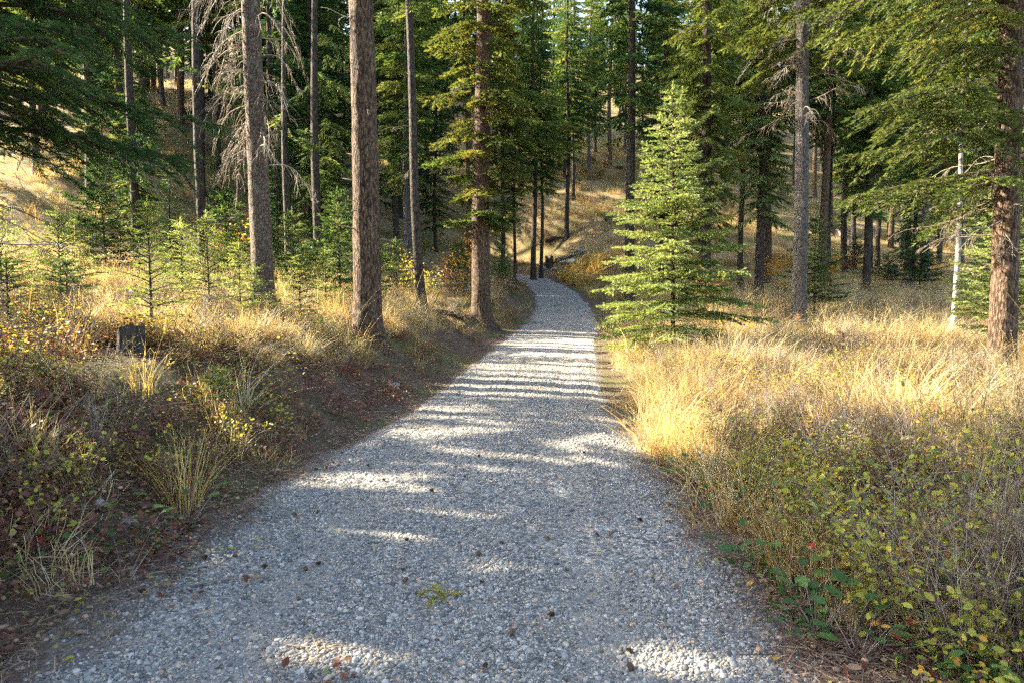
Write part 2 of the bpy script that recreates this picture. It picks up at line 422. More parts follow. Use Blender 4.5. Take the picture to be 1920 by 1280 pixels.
def scatter(name, P, rot, scl, idx, tint, variants, label, cat):
    """one uncountable mass: geometry nodes put the variant meshes on the points"""
    kinds = bpy.data.collections.new(name + '_kinds')
    for i, me in enumerate(variants):
        kinds.objects.link(bpy.data.objects.new('%s_kind_%02d' % (name, i), me))
    me = bpy.data.meshes.new(name)
    n = len(P)
    me.vertices.add(n); me.vertices.foreach_set('co', np.ascontiguousarray(P, np.float32).ravel())
    a = me.attributes.new('rot', 'FLOAT_VECTOR', 'POINT'); a.data.foreach_set('vector', np.ascontiguousarray(rot, np.float32).ravel())
    s3 = np.ascontiguousarray(np.broadcast_to(np.asarray(scl, np.float32).reshape(n, -1), (n, 3)))
    a = me.attributes.new('scl', 'FLOAT_VECTOR', 'POINT'); a.data.foreach_set('vector', s3.ravel())
    a = me.attributes.new('idx', 'INT', 'POINT'); a.data.foreach_set('value', np.ascontiguousarray(idx, np.int32))
    a = me.attributes.new('itint', 'FLOAT', 'POINT'); a.data.foreach_set('value', np.ascontiguousarray(tint, np.float32))
    ng = bpy.data.node_groups.new(name, 'GeometryNodeTree')
    ng.interface.new_socket('Geometry', in_out='INPUT', socket_type='NodeSocketGeometry')
    ng.interface.new_socket('Geometry', in_out='OUTPUT', socket_type='NodeSocketGeometry')
    L = ng.links.new
    gi, go = N(ng, 'NodeGroupInput'), N(ng, 'NodeGroupOutput')
    ci = N(ng, 'GeometryNodeCollectionInfo'); ci.inputs['Collection'].default_value = kinds
    ci.inputs['Separate Children'].default_value = True; ci.inputs['Reset Children'].default_value = True
    ip = N(ng, 'GeometryNodeInstanceOnPoints'); ip.inputs['Pick Instance'].default_value = True
    def na(nm, t):
        q = N(ng, 'GeometryNodeInputNamedAttribute', data_type=t); q.inputs['Name'].default_value = nm; return q.outputs['Attribute']
    L(gi.outputs[0], ip.inputs['Points']); L(ci.outputs[0], ip.inputs['Instance'])
    L(na('idx', 'INT'), ip.inputs['Instance Index'])
    er = N(ng, 'FunctionNodeEulerToRotation'); L(na('rot', 'FLOAT_VECTOR'), er.inputs[0]); L(er.outputs[0], ip.inputs['Rotation'])
    L(na('scl', 'FLOAT_VECTOR'), ip.inputs['Scale'])
    L(ip.outputs[0], go.inputs[0])
    o = obj(name, me); md = o.modifiers.new('scatter', 'NODES'); md.node_group = ng
    o['kind'] = 'stuff'; o['label'] = label; o['category'] = cat
    return o

# ------------------------------------------------------------------ ground and road
def axis(segs):
    out = []
    for a, b, s in segs: out.append(np.arange(a, b, s))
    return np.unique(np.concatenate(out + [np.array([segs[-1][1]])]).round(4))
gx = axis([(-220, -60, 8), (-60, -22, 2), (-22, -9, .5), (-9, 13, .16), (13, 26, .5), (26, 60, 2), (60, 220, 8)])
gy = axis([(-50, -6, 3), (-6, 1, .6), (1, 20, .16), (20, 36, .4), (36, 70, .9), (70, 110, 2), (110, 240, 8)])
X, Y = np.meshgrid(gx, gy)
Z = hgt(X, Y)
V = np.stack([X, Y, Z], -1).reshape(-1, 3)
ni, nj = len(gy), len(gx)
i, j = np.meshgrid(np.arange(ni - 1), np.arange(nj - 1), indexing='ij')
q = (i * nj + j).ravel()
me = mesh_np('ground', V, np.stack([q, q + 1, q + nj + 1, q + nj], -1), M['ground'])
u = road_u(V[:, 0], V[:, 1])
grassy = np.where(u < 0, ss(8, 11, V[:, 1]) * ss(2.4, 3.6, -u) + .25 * ss(4, 6, -u), ss(2.0, 3.0, u) * .85)
grassy = grassy * (.55 + .6 * fbm(V[:, 0] * .15, V[:, 1] * .15, 61))
a = me.attributes.new('grassy', 'FLOAT', 'POINT'); a.data.foreach_set('value', grassy.astype(np.float32))
g = obj('ground', me); g['kind'] = 'structure'

ry = axis([(-6, 2, .5), (2, 14, .07), (14, 30, .2), (30, 60, .4)])
ru = np.linspace(-2.1, 2.1, 61)
UU, YY = np.meshgrid(ru, ry)
XX = np.interp(YY, _yy, _xc) + UU * np.sqrt(1 + np.interp(YY, _yy, _dx) ** 2)
V = np.stack([XX, YY, road_top(XX, YY)], -1).reshape(-1, 3)
ni, nj = len(ry), len(ru)
i, j = np.meshgrid(np.arange(ni - 1), np.arange(nj - 1), indexing='ij')
q = (i * nj + j).ravel()
me = mesh_np('road', V, np.stack([q, q + 1, q + nj + 1, q + nj], -1), M['road'])
edge = (ss(1.05, 1.65, np.abs(UU) - .2 + .2 * ss(4.5, 11, YY)) * .62 + .25 * ss(.9, 1.6, -UU) * ss(10, 16, YY) + .12 * np.exp(-(UU / .25) ** 2)).ravel()
a = me.attributes.new('edge', 'FLOAT', 'POINT'); a.data.foreach_set('value', edge.astype(np.float32))
a = me.attributes.new('fines', 'FLOAT', 'POINT'); a.data.foreach_set('value', (.85 * (1 - ss(7, 14, YY)) * ss(.25, .45, fbm(XX * .9, YY * .9, 77))).ravel().astype(np.float32))
road = obj('gravel_road', me); road['kind'] = 'structure'

# gravel: stones of the road, the 300 largest as parts of it, the rest one mass
def ico():
    p = (1 + 5 ** .5) / 2
    v = nrm(np.array([[-1, p, 0], [1, p, 0], [-1, -p, 0], [1, -p, 0], [0, -1, p], [0, 1, p], [0, -1, -p], [0, 1, -p], [p, 0, -1], [p, 0, 1], [-p, 0, -1], [-p, 0, 1]], float))
    f = np.array([[0, 11, 5], [0, 5, 1], [0, 1, 7], [0, 7, 10], [0, 10, 11], [1, 5, 9], [5, 11, 4], [11, 10, 2], [10, 7, 6], [7, 1, 8], [3, 9, 4], [3, 4, 2], [3, 2, 6], [3, 6, 8], [3, 8, 9], [4, 9, 5], [2, 4, 11], [6, 2, 10], [8, 6, 7], [9, 8, 1]])
    return v, f
def ico2():
    v, f = ico(); v = list(map(tuple, v)); idx = {}; out = []
    def mid(a, b):
        k = (min(a, b), max(a, b))
        if k not in idx:
            m = (np.array(v[a]) + np.array(v[b])); m = m / np.linalg.norm(m); idx[k] = len(v); v.append(tuple(m))
        return idx[k]
    for a, b, c in f:
        x, y, z = mid(a, b), mid(b, c), mid(c, a); out += [[a, x, z], [b, y, x], [c, z, y], [x, y, z]]
    return np.array(v), np.array(out)
ICO2 = ico2()
ICO1 = ico()
def stone_mesh(name, mat, seed, flat=.58, base=ICO1, t=None):
    r = np.random.default_rng(seed); v, f = base
    v = v.copy()
    for _ in range(5):                               # chop with random planes: broken, faceted stones
        n = nrm(r.normal(size=3)); d = r.uniform(.55, .85)
        s = v @ n; v -= np.clip(s - d, 0, None)[:, None] * n
    v *= np.array([1, r.uniform(.65, .95), flat * r.uniform(.75, 1.1)])
    v *= (1 + r.normal(0, .04, (len(v), 1)))
    return mesh_np(name, v, f, mat, np.full(len(v), r.uniform(0, 1) if t is None else t), smooth=False)
stones_i = [stone_mesh('gravel_stone', M['stone_i'], 100 + k, base=ICO1 if k % 2 else ICO2) for k in range(10)]
n = 330000
y = 2.1 * (15.0 / 2.1) ** U(0, 1, n); uu = rng.uniform(-2.1, 2.1, n)
x = np.interp(y, _yy, _xc) + uu
w = 1.75 - .38 * ss(4.5, 11, y) + .5 * (fbm(x * 1.3, y * 1.3, 21) - .45)
track = .28 + .72 * (1 - np.exp(-((np.abs(uu + .05) - .80) / .22) ** 2))
bare = ss(.30, .46, fbm(x * .9, y * .9, 77))
keep = (U(0, 1, n) < track * (1 - .93 * ss(w - .5, w + .05, np.abs(uu))) * (.30 + .70 * bare) * (1 - .85 * ss(w + .1, w + .5, np.abs(uu))))
x, y = x[keep], y[keep]
n = len(x)
if n > 132000:
    k = rng.permutation(n)[:132000]; x, y = x[k], y[k]; n = 132000
sz = np.exp(rng.normal(math.log(.0061), .44, n)).clip(.003, .020) * (1 + .05 * (y - 3).clip(0, 10))
z = np.maximum(road_top(x, y), hgt(x, y)) + sz * .14
tn = np.where(U(0, 1, n) < .07, U(.92, 1, n), U(0, .93, n))
big = np.argsort(-(sz / y) * (np.abs((x / y)) < .74) * (y > 2.75))[:300]
small = np.setdiff1d(np.arange(n), big)
rot = np.stack([rng.normal(0, .28, n), rng.normal(0, .28, n), U(0, 6.28, n)], -1)
scatter('gravel', np.stack([x, y, z], -1)[small], rot[small], sz[small], rng.integers(0, 10, len(small)), tn[small], stones_i, 'blue grey crushed gravel covering the forest road', 'gravel')
peb = [stone_mesh('pebble', M['stone'], 300 + k, base=ICO2, t=(k + .5) / 24) for k in range(24)]
for b_ in big:
    o = obj('pebble', peb[rng.integers(0, 24)], road, (x[b_], y[b_], z[b_]))
    o.rotation_euler = rot[b_]; o.scale = (sz[b_],) * 3

# ------------------------------------------------------------------ conifers
def bough(L, rise, sag, nsec, sp, lsh, far=False, hang=.25, secl=.42, t0=.14, r0=None, wob=.05):
    """local frame: x outward, z up. returns wood polylines and needle shoots"""
    t = np.linspace(0, 1, 7)
    ph = U(0, 6.28)
    main = np.stack([L * (t - .12 * sag * t * t), L * wob * np.sin(3 * t + ph) * t, L * (rise * t - sag * t ** 2 + .25 * sag * t ** 4) + L * wob * .4 * np.sin(5 * t + ph) * t], -1)
    r0 = r0 or (.006 + .011 * L)
    wood = [(main, r0 * (1 - .85 * t))]
    ts = np.sort(np.clip(np.linspace(t0, .97, nsec) + rng.normal(0, .02, nsec), t0 * .8, .98))
    side = np.where(np.arange(nsec) % 2, 1., -1.)
    P0 = np.stack([np.interp(ts, t, main[:, k]) for k in range(3)], -1)
    tan = np.stack([np.interp(ts, t, np.gradient(main[:, k], t)) for k in range(3)], -1); tan = nrm(tan)
    lat = nrm(np.cross(np.array([0, 0, 1.]), tan))
    an = R(55) + rng.normal(0, .12, nsec)
    sd = nrm(np.cos(an)[:, None] * tan + (side * np.sin(an))[:, None] * lat + np.array([0, 0, 1.]) * rng.normal(-.05, .12, nsec)[:, None])
    sl = (secl * L * (1 - ts) ** .75 * U(.7, 1.2, nsec) + .06 + .03 * L) * np.minimum(1, ts / .30 + .35)
    P, D, Nn, Sz = [], [], [], []
    if far:
        dd = sd - np.array([0, 0, 1.]) * (hang * U(.5, 1.5, nsec))[:, None]
        P.append(P0); D.append(dd); Nn.append(np.tile([0, 0, 1.], (nsec, 1)) + rng.normal(0, .3, (nsec, 3))); Sz.append(sl * 1.15)
        P.append(main[-2:-1]); D.append(main[-1:] - main[-2:-1]); Nn.append(np.array([[0, 0, 1.]])); Sz.append(np.array([.3 * L + .1]) * .8)
        if nsec > 7:
            k = np.arange(0, nsec, 2)                # smaller sprays that hang from the axis
            P.append(P0[k]); D.append(tan[k] + np.array([0, 0, -1.]) * U(.3, 1.2, len(k))[:, None] + rng.normal(0, .3, (len(k), 3))); Nn.append(lat[k]); Sz.append(sl[k] * .6)
    else:
        for a in range(nsec):
            m = max(2, int(sl[a] / sp)); s = (np.arange(m) + U(.2, .8, m)) / m
            drop = np.array([0, 0, -1.]) * (hang * sl[a] * s ** 2)[:, None]
            pts = P0[a] + sd[a] * (sl[a] * s)[:, None] + drop
            wood.append((np.concatenate([P0[a][None], pts[m // 2][None], pts[-1][None]]), np.array([.0035 + .004 * L, .003, .0015])))
            ld = nrm(np.cross(np.array([0, 0, 1.]), sd[a]))
            for sgn in (-1, 1):
                ang = R(48) + rng.normal(0, .2, m)
                d = np.cos(ang)[:, None] * sd[a] + sgn * np.sin(ang)[:, None] * ld + np.stack([np.zeros(m), np.zeros(m), rng.normal(-hang * .5, .22, m)], -1)
                P.append(pts); D.append(d); Nn.append(np.tile([0, 0, 1.], (m, 1)) + rng.normal(0, .25, (m, 3))); Sz.append(lsh * U(.65, 1.25, m) * (1.1 - .45 * s))
            P.append(pts); D.append(np.tile(sd[a], (m, 1)) + np.array([0, 0, -.8]) * (hang * s)[:, None]); Nn.append(np.tile([0, 0, 1.], (m, 1))); Sz.append(np.full(m, lsh * 1.0))
        tt = np.linspace(.5, 1, max(3, int(L * .5 / sp)))
        pp = np.stack([np.interp(tt, t, main[:, k]) for k in range(3)], -1)
        P.append(pp); D.append(np.tile(main[-1] - main[-2], (len(tt), 1)) + rng.normal(0, .02, (len(tt), 3))); Nn.append(np.tile([0, 0, 1.], (len(tt), 1))); Sz.append(np.full(len(tt), lsh))
    return wood, np.concatenate(P), np.concatenate(D), np.concatenate(Nn), np.concatenate(Sz)

def rotz(a):
    c, s = math.cos(a), math.sin(a)
    return np.array([[c, -s, 0], [s, c, 0], [0, 0, 1.]])

def dead_bough(L, rise, sag, nt=8, hang=.5, r0=.014):
    t = np.linspace(0, 1, 9); ph = U(0, 6.28)
    main = np.stack([L * t * (1 - .25 * sag * t), L * .10 * np.sin(3.2 * t + ph) * t, L * (rise * t - sag * t ** 2.2) + .04 * L * np.sin(7 * t + ph)], -1)
    wood = [(main, r0 * (1 - .8 * t) + .0015)]
    for k in range(nt):
        tt = U(.2, 1.0); p = np.array([np.interp(tt, t, main[:, c]) for c in range(3)])
        l = L * U(.15, .42) * (1.15 - .6 * tt); s = np.linspace(0, 1, 5)
        d = nrm(np.array([U(.2, .9), U(-.9, .9), U(-.5, .2)])); q = nrm(np.array([U(-.3, .3), U(-.3, .3), -1]))
        pts = p + d * (l * s * (1 - .35 * s))[:, None] + q * (hang * l * s ** 2)[:, None] + rng.normal(0, .012, (5, 3)) * s[:, None]
        wood.append((pts, (r0 * .42) * (1 - .75 * s) + .0012))
        for _ in range(2):
            f = U(.3, .95); p2 = np.array([np.interp(f, s, pts[:, c]) for c in range(3)])
            d2 = nrm(np.array([U(-.4, .8), U(-.8, .8), U(-1, .2)])); l2 = l * U(.2, .5); s2 = np.linspace(0, 1, 4)
            wood.append((p2 + d2 * (l2 * s2)[:, None] + np.array([0, 0, -1]) * (.3 * l2 * s2 ** 2)[:, None], r0 * .22 * (1 - .6 * s2) + .001))
    return wood

def trunk_axis(H, lean=(0, 0), bend=0.0, n=40):
    z = np.concatenate([np.linspace(-.5, .8, 12), np.linspace(.9, H, n)]) if H > 1.4 else np.linspace(-.1, H, 16)
    ph = U(0, 6.28)
    zz = np.clip(z, 0, None)
    return np.stack([lean[0] * zz + bend * np.sin(zz * .35 + ph) * np.clip(zz / 4, 0, 1), lean[1] * zz + bend * np.cos(zz * .28 + ph) * np.clip(zz / 4, 0, 1), z], -1)

def trunk_geo(geo, ax, r0, H, sides=12, rough=.05, flare=.5):
    z = np.clip(ax[:, 2], 0, None)
    r = r0 * (np.clip(1 - z / H, 0, 1) ** .75 * .96 + .03) * (1 + flare * np.exp(-np.clip(ax[:, 2], -.2, None) / .28))
    th = np.arange(sides) / sides * 6.283
    bmp = 1 + rough * (fbm(th[None] * 3.1 + 7 * r0 * 100, ax[:, 2][:, None] * 2.2, int(r0 * 1000) % 97, 3) - .45) * 2
    root = 1 + .22 * np.exp(-np.clip(ax[:, 2], 0, None) / .22)[:, None] * np.sin(th * 4 + r0 * 60)[None]
    tube(geo, ax, r, sides, .5, True, bmp * root)

def conifer(name, label, cat, loc, H, r0, hb, Lmax, nb, lod='far', fol='fol', bk='bark_dark', group=None, prune=False, lean=(0, 0), bend=.06, dead=0, dead_l=.9,
            rise=.05, sag=.45, sides=10, dens=1.0, tint0=.5, prof=None, tmpl=None, azr=None, rz=0, dead_range=None, lsh=.11, sp=.10, secn=None, zmax=None, hang=.25):
    loc = np.array(loc, float)
    root = thing(name, label, cat, tuple(loc), 0, group)
    ax = trunk_axis(H, lean, bend)
    tg = Geo(); trunk_geo(tg, ax, r0, H, sides)
    obj('trunk', tg.mesh('trunk', M[bk]), root)
    wg, cg, dg = Geo(), Geo(), Geo()
    prof = prof or (lambda q: (1 - q) ** .8 * (.55 + .45 * min(1, q / .25)) + .04)
    tmpl = tmpl or {'far': SP_FAR, 'far2': SP_FAR2, 'mid': SH_MID, 'small': SH_SMALL, 'near': SH_NEAR}[lod]
    far = lod in ('far', 'far2')
    for k in range(nb):
        q = (k + U(0, 1)) / nb
        h = hb + (H * .985 - hb) * q ** .95
        if zmax and h > zmax: continue
        az = k * 2.39996 + U(-.4, .4) if azr is None else U(*azr)
        L = max(.25, Lmax * prof(q) * U(.7, 1.15))
        o = np.array([np.interp(h, ax[:, 2], ax[:, c]) for c in range(3)])
        Rm = rotz(az)
        if prune:  # leave out boughs that would shade the ground chosen to be sunlit
            mid = (loc + o + Rm @ np.array([L * .55, 0, L * (.55 * rise - .3 * sag)]))[None]
            if lit(*shadow_spot(mid))[0] and U(0, 1) < .9: continue
        ns = secn or int(np.clip(L * (6.5 if far else 8) * dens, 5, 22))
        wood, P, D, Nn, Sz = bough(L, rise + .25 * q + U(-.08, .08), sag * (1 - .5 * q), ns, sp, lsh, far, hang)
        P = P @ Rm.T + o; D = D @ Rm.T; Nn = Nn @ Rm.T
        if prune:
            ok = np.ones(len(P), bool)
            for f_ in (.25, .8): ok &= ~(lit(*shadow_spot(P + nrm(D) * Sz[:, None] * f_ + loc)) & (U(0, 1, len(P)) < .93))
            P, D, Nn, Sz = P[ok], D[ok], Nn[ok], Sz[ok]
        bt = tint0 + rng.normal(0, .2)
        stamp(cg, tmpl, P, D, Nn, Sz, np.clip(bt + rng.normal(0, .14, len(P)), 0, 1))
        for pts, rd in (wood[:1] if far else wood):
            tube(wg, pts[::2] if far else pts, rd[::2] if far else rd, 4 if not far else 3, U(0, 1), False)
        del wood
    for k in range(dead):
        h = U(*(dead_range or (hb * .35, hb + .12 * (H - hb))))
        o = np.array([np.interp(h, ax[:, 2], ax[:, c]) for c in range(3)]); Rm = rotz(U(0, 6.28))
        if prune and lit(*shadow_spot((loc + o + Rm @ np.array([dead_l * .5, 0, 0]))[None]))[0]: continue
        for pts, rd in dead_bough(dead_l * U(.5, 1.3), U(-.1, .25), U(.2, .7), 4 if far else 6, .5, .010 if far else .012):
            tube(dg, pts[::2] @ Rm.T + o, rd[::2], 3, U(0, 1), False)
    if dg.V: obj('dead_branches', dg.mesh('dead_branches', M['wood_dead'] if not far else M['wood_twig']), root)['kind'] = 'stuff'
    if wg.V: obj('branches', wg.mesh('branches', M['wood_twig']), root)['kind'] = 'stuff'
    if cg.V: obj('crown', cg.mesh('crown', M[fol], False), root)['kind'] = 'stuff'
    root.rotation_euler[2] = rz
    return root

tri0 = 0
# --- background forest: a few full trees, copied as individuals
protos = []
for k, (H, r0, hb, Lm, nb, fol, bk, t0, lod) in enumerate([
        (27, .21, 6.5, 3.1, 125, 'fol', 'bark_dark', .42, 'far'), (24, .19, 4.6, 2.9, 130, 'fol', 'bark_cool', .58, 'far'), (29, .24, 8.5, 3.3, 115, 'fol', 'bark_brown', .52, 'far'),
        (21, .16, 2.0, 2.7, 140, 'fol_dark', 'bark_dark', .5, 'far'), (26, .18, 7.5, 2.8, 110, 'fol_olive', 'bark_dark', .45, 'far2'), (16, .13, 1.0, 2.6, 130, 'fol', 'bark_dark', .5, 'far'),
        (8.5, .08, .4, 1.9, 95, 'fol_dark', 'bark_dark', .55, 'far')]):
    p = conifer('conifer_tree', 'x', 'tree', (0, 0, 0), H, r0, hb, Lm, nb, lod, fol, bk, dead=14 if hb > 4 else 4, dead_l=1.3, tint0=t0, sides=8, bend=.10)
    protos.append(p)

def bg(px, d, kind, scale=None, dx=0):
    b = at(px, d); return (b[0] + dx, d, b[2] - .05, kind, scale)
def falls(x, y, z):
    """where the shadow of a point meets the ground"""
    t = np.arange(1, 70, 1.0); X_, Y_, Z_ = x - S[0] * t, y - S[1] * t, z - S[2] * t
    k = np.argmax(Z_ < hgt(X_, Y_)); return X_[k], Y_[k]
def shades_slope(x, y, hb, H):
    zb = float(hgt(x, y)); n_ = 0
    for f in (.1, .3, .5, .7):
        gx_, gy_ = falls(x, y, zb + hb + f * (H - hb)); n_ += (-2.5 < gx_ < 8 and 45 < gy_ < 68) or (17 < gx_ < 30 and 44 < gy_ < 58) or (-19 < gx_ < -9 and 26 < gy_ < 37)
    return n_ >= 1
KH = [(6.5, 27), (4.6, 24), (8.5, 29), (2, 21), (7.5, 26), (1, 16), (.4, 8.5)]
placed = []
def free(x, y, r):
    return all((x - a) ** 2 + (y - b) ** 2 > r * r for a, b in placed)
# trunks that can be told apart in the photograph: column, depth, kind, scale
NAMED = [(1000, 50, 0, 1.0, 'bluish grey straight trunk just left of the far road bend'), (1014, 51, 4, .85, 'thin dark trunk close beside the grey trunk at the far road bend'),
         (1062, 56, 0, .95, 'dark leaning conifer on the striped grass slope above the road bend'), (1073, 60, 4, .9, 'slim red-brown conifer on the striped slope behind the leaning one'),
         (1102, 72, 1, 1.0, 'dark conifer high on the striped grass slope above the road'), (943, 44, 4, .8, 'dark slender conifer on the slope right behind the thick fir'),
         (965, 48, 4, .7, 'very thin conifer on the slope between thick fir and far road bend'), (818, 42, 3, .75, 'short dark conifer alone on the slope between the two thick trunks'),
         (745, 36, 4, .95, 'dark conifer behind the thick bare trunk, left of the leaning thin one'), (768, 30, 1, .9, 'grey conifer directly behind the leaning thin trunk'),
         (880, 40, 2, 1.05, 'wide grey trunk partly hidden by the left edge of the thick fir'),
         (1435, 38, 2, .9, 'dark conifer trunk a little to the left of the tall grey spruce'), (1386, 33, 4, .8, 'thin conifer with bare lower trunk behind the young bright spruce'),
         (1578, 44, 0, .95, 'dark leaning trunk right of the pale fallen log'), (1594, 46, 1, .9, 'grey straight trunk close to the dark leaning one right of the fallen log'),
         (1627, 42, 4, .95, 'dark trunk in the group left of the pale cut stump'), (1640, 45, 4, .9, 'reddish dark trunk leaning left beside the trunk group by the cut stump'),
         (1664, 50, 2, .85, 'thick dark trunk behind the pale cut stump'), (1684, 47, 1, .85, 'grey trunk behind and right of the pale cut stump'), (1697, 42, 0, .9, 'dark trunk right of the pale cut stump'),
         (1706, 39, 3, .8, 'short dark trunk leaning right, rightmost near the pale cut stump'), (1755, 44, 1, .9, 'conifer behind the white-barked tree on the right'),
         (385, 23, 4, 1.0, 'dark slender conifer left of the tree with bare hanging branches'), (1540, 30, 2, .8, 'brown trunk half hidden behind the tall grey spruce')]
for px, d, kind, scl, lab in NAMED:
    if (px, d) == (385, 23): continue
    b = at(px, d); placed.append((b[0], b[1]))
    dup(protos[kind], (b[0], b[1], b[2] - .1), U(0, 6.28), scl, lab, 'conifers standing on the slope behind the road')
KW = ['tall dark-trunked conifer', 'tall grey-trunked conifer', 'brown-trunked conifer with a high crown', 'dense dark green conifer with low boughs', 'slender olive green conifer', 'bushy half-grown conifer', 'small dark bushy conifer']
tries = 0; cnt = 0
while cnt < 205 and tries < 9000:
    tries += 1
    y = 30 + 85 * U(0, 1) ** (1.15 if cnt < 110 else .45); x = U(-1, 1) * (.80 * y + 4)
    if y < 45 and -8 < x < 8: continue
    if x > 3 and x < 13 and y < 66 and U(0, 1) < .8: continue
    if -14 < x < -2 and 30 < y < 46 and U(0, 1) < .7: continue
    if abs(road_u(x, y)) < 4 and y < 62: continue
    sh = False
    if not free(x, y, 2.6 if y < 70 else 3.2): continue
    placed.append((x, y)); cnt += 1
    kind = int(rng.choice([0, 1, 2, 3, 4, 5, 6], p=[.20, .20, .17, .14, .14, .09, .06]))
    if y < 60 and kind in (3, 5) and U(0, 1) < .7: kind = int(rng.choice([0, 1, 2, 4]))
    if shades_slope(x, y, *KH[kind]) and U(0, 1) < .9: placed.pop(); cnt -= 1; continue
    side = 'left of the road' if x < -6 else ('above the road bend' if x < 12 else 'right of the road')
    dep = 'nearer' if y < 55 else 'far'
    dup(protos[kind], (x, y, float(hgt(x, y)) - .1), U(0, 6.28), U(.82, 1.12), '%s on the %s slope %s' % (KW[kind], dep, side), 'conifers of the %s slope %s' % (dep, side))
cnt = 0
for k in range(400):                                 # the dense stand on the upper left slope
    x, y = U(-48, -7), U(36, 78)
    if shades_slope(x, y, 3, 24) and U(0, 1) < .9: continue
    if cnt >= 42 or x < -.82 * y - 3 or not free(x, y, 2.7): continue
    placed.append((x, y)); cnt += 1; kind = int(rng.choice([0, 1, 3, 5], p=[.3, .2, .3, .2]))
    dup(protos[kind], (x, y, float(hgt(x, y)) - .1), U(0, 6.28), U(.85, 1.15), '%s on the %s slope left of the road' % (KW[kind], 'nearer' if y < 55 else 'far'), 'conifers of the %s slope left of the road' % ('nearer' if y < 55 else 'far'))
for k in range(26):                                  # young trees under the left wood
    x, y = U(-24, -4), U(19, 42)
    if abs(road_u(x, y)) < 4.5 or x > -.18 * y or not free(x, y, 2.0) or lit(np.array([x + 3]), np.array([y - 2]))[0]: continue
    placed.append((x, y)); dup(protos[6 if U(0, 1) < .65 else 5], (x, y, float(hgt(x, y)) - .1), U(0, 6.28), U(.4, .75), 'young green conifer under the tall trees of the left wood', 'young conifers in the left wood')
for p in protos:
    for ch in list(p.children): bpy.data.objects.remove(ch)
    bpy.data.objects.remove(p)

# --- forest on the left, the trees outside the frame are added to shade bank and road
LEFT = [(-9.4, 7.6, 22, .17, 3.2), (-11.5, 10.2, 25, .2, 4.0), (-13.2, 13.4, 24, .19, 3.5), (-15.5, 9.6, 26, .2, 4), (-17, 16.2, 27, .2, 4), (-19.5, 12.8, 25, .2, 4), (-22.5, 17.6, 27, .2, 3.5),
        (-9.0, 3.6, 22, .18, 3), (-13, 5.6, 25, .2, 3.5), (-18, 7.0, 26, .2, 4), (-24, 11.5, 27, .2, 4), (-16.5, 20.5, 23, .17, 3.0), (-20.5, 24.5, 25, .19, 3), (-14.2, 26, 24, .18, 2.6), (-26.5, 22.5, 27, .2, 3),
        (-11.0, 31.5, 24, .18, 3.2), (-17.5, 31, 26, .2, 2.5), (-7.2, 36.5, 22, .17, 3.0), (-24.5, 29.5, 26, .2, 2.5), (-21.5, 20, 24, .2, 5), (-11.2, 6.0, 23, .18, 3), (-16, 4.6, 25, .2, 3), (-8.4, 5.6, 17, .13, 2.2)]
ORD = ['leftmost', 'second from the left', 'third from the left', 'fourth from the left', 'fifth from the left', 'sixth from the left', 'seventh from the left']
INF = sorted([q for q in LEFT if q[0] > -.75 * q[1]], key=lambda q: q[0] / q[1])
for x, y, H, r0, hb in LEFT:
    inframe = x > -.75 * y
    conifer('conifer_tree', 'tall conifer left of the frame, added to shade the bank and road' if not inframe else '%s of the dense conifers in the wood behind the saplings' % ORD[min(6, INF.index((x, y, H, r0, hb)))], 'tree',
            (x, y, float(hgt(x, y))), H, r0, hb, 2.9, 78, 'far' if inframe else 'far2', 'fol' if U(0, 1) < .6 else 'fol_dark', 'bark_dark', 'conifers in the left wood' if inframe else 'added shade conifers left of the frame', True, dead=8, dead_l=1.2, tint0=.45, dens=1.05, sides=8)

# --- the slender dark trunk left of the bare-branched tree
b = at(385, 23)
conifer('conifer_tree', 'dark slender conifer left of the tree with bare hanging branches', 'tree', b, 23, .15, 6, 2.2, 70, 'far', 'fol', 'bark_dark', None, True, dead=10, dead_l=1.0, tint0=.45)

# --- hero trees
def dead_part(root, ax, h, az, L, rise, sag, nt, r0, label=None, hang=.6):
    g_ = Geo(); o = np.array([np.interp(h, ax[:, 2], ax[:, c]) for c in range(3)]); Rm = rotz(az); t = U(.2, 1)
    for pts, rd in dead_bough(L, rise, sag, nt, hang, r0): tube(g_, pts @ Rm.T + o, rd, 4, np.clip(t + U(-.3, .3), 0, 1), True)
    return obj('branch', g_.mesh('branch', M['wood_dead']), root)

def bough_part(root, ax, h, az, L, rise, sag, lod, fol, lsh, sp, nsec, tint, hang=.25, secl=.42, t0=.14, loc=None):
    o = np.array([np.interp(h, ax[:, 2], ax[:, c]) for c in range(3)]); Rm = rotz(az)
    wood, P, D, Nn, Sz = bough(L, rise, sag, nsec, sp, lsh, False, hang, secl, t0)
    g_ = Geo()
    for pts, rd in wood: tube(g_, pts @ Rm.T + o, rd, 5, U(0, 1), False)
    br = obj('branch', g_.mesh('branch', M['wood_twig']), root)
    c_ = Geo(); P = P @ Rm.T + o
    stamp(c_, {'near': SH_NEAR, 'mid': SH_MID, 'small': SH_SMALL}[lod], P, D @ Rm.T, Nn @ Rm.T, Sz, np.clip(tint + rng.normal(0, .16, len(P)), 0, 1))
    f_ = obj('foliage', c_.mesh('foliage', M[fol], False), br)
    return br

def hero_trunk(name, label, loc, H, r0, bk, lean=(0, 0), bend=.03, sides=28, rough=.07, flare=.45):
    root = thing(name, label, 'tree', tuple(loc))
    ax = trunk_axis(H, lean, bend, 110)
    g_ = Geo(); trunk_geo(g_, ax, r0, H, sides, rough, flare)
    obj('trunk', g_.mesh('trunk', M[bk]), root)
    return root, ax

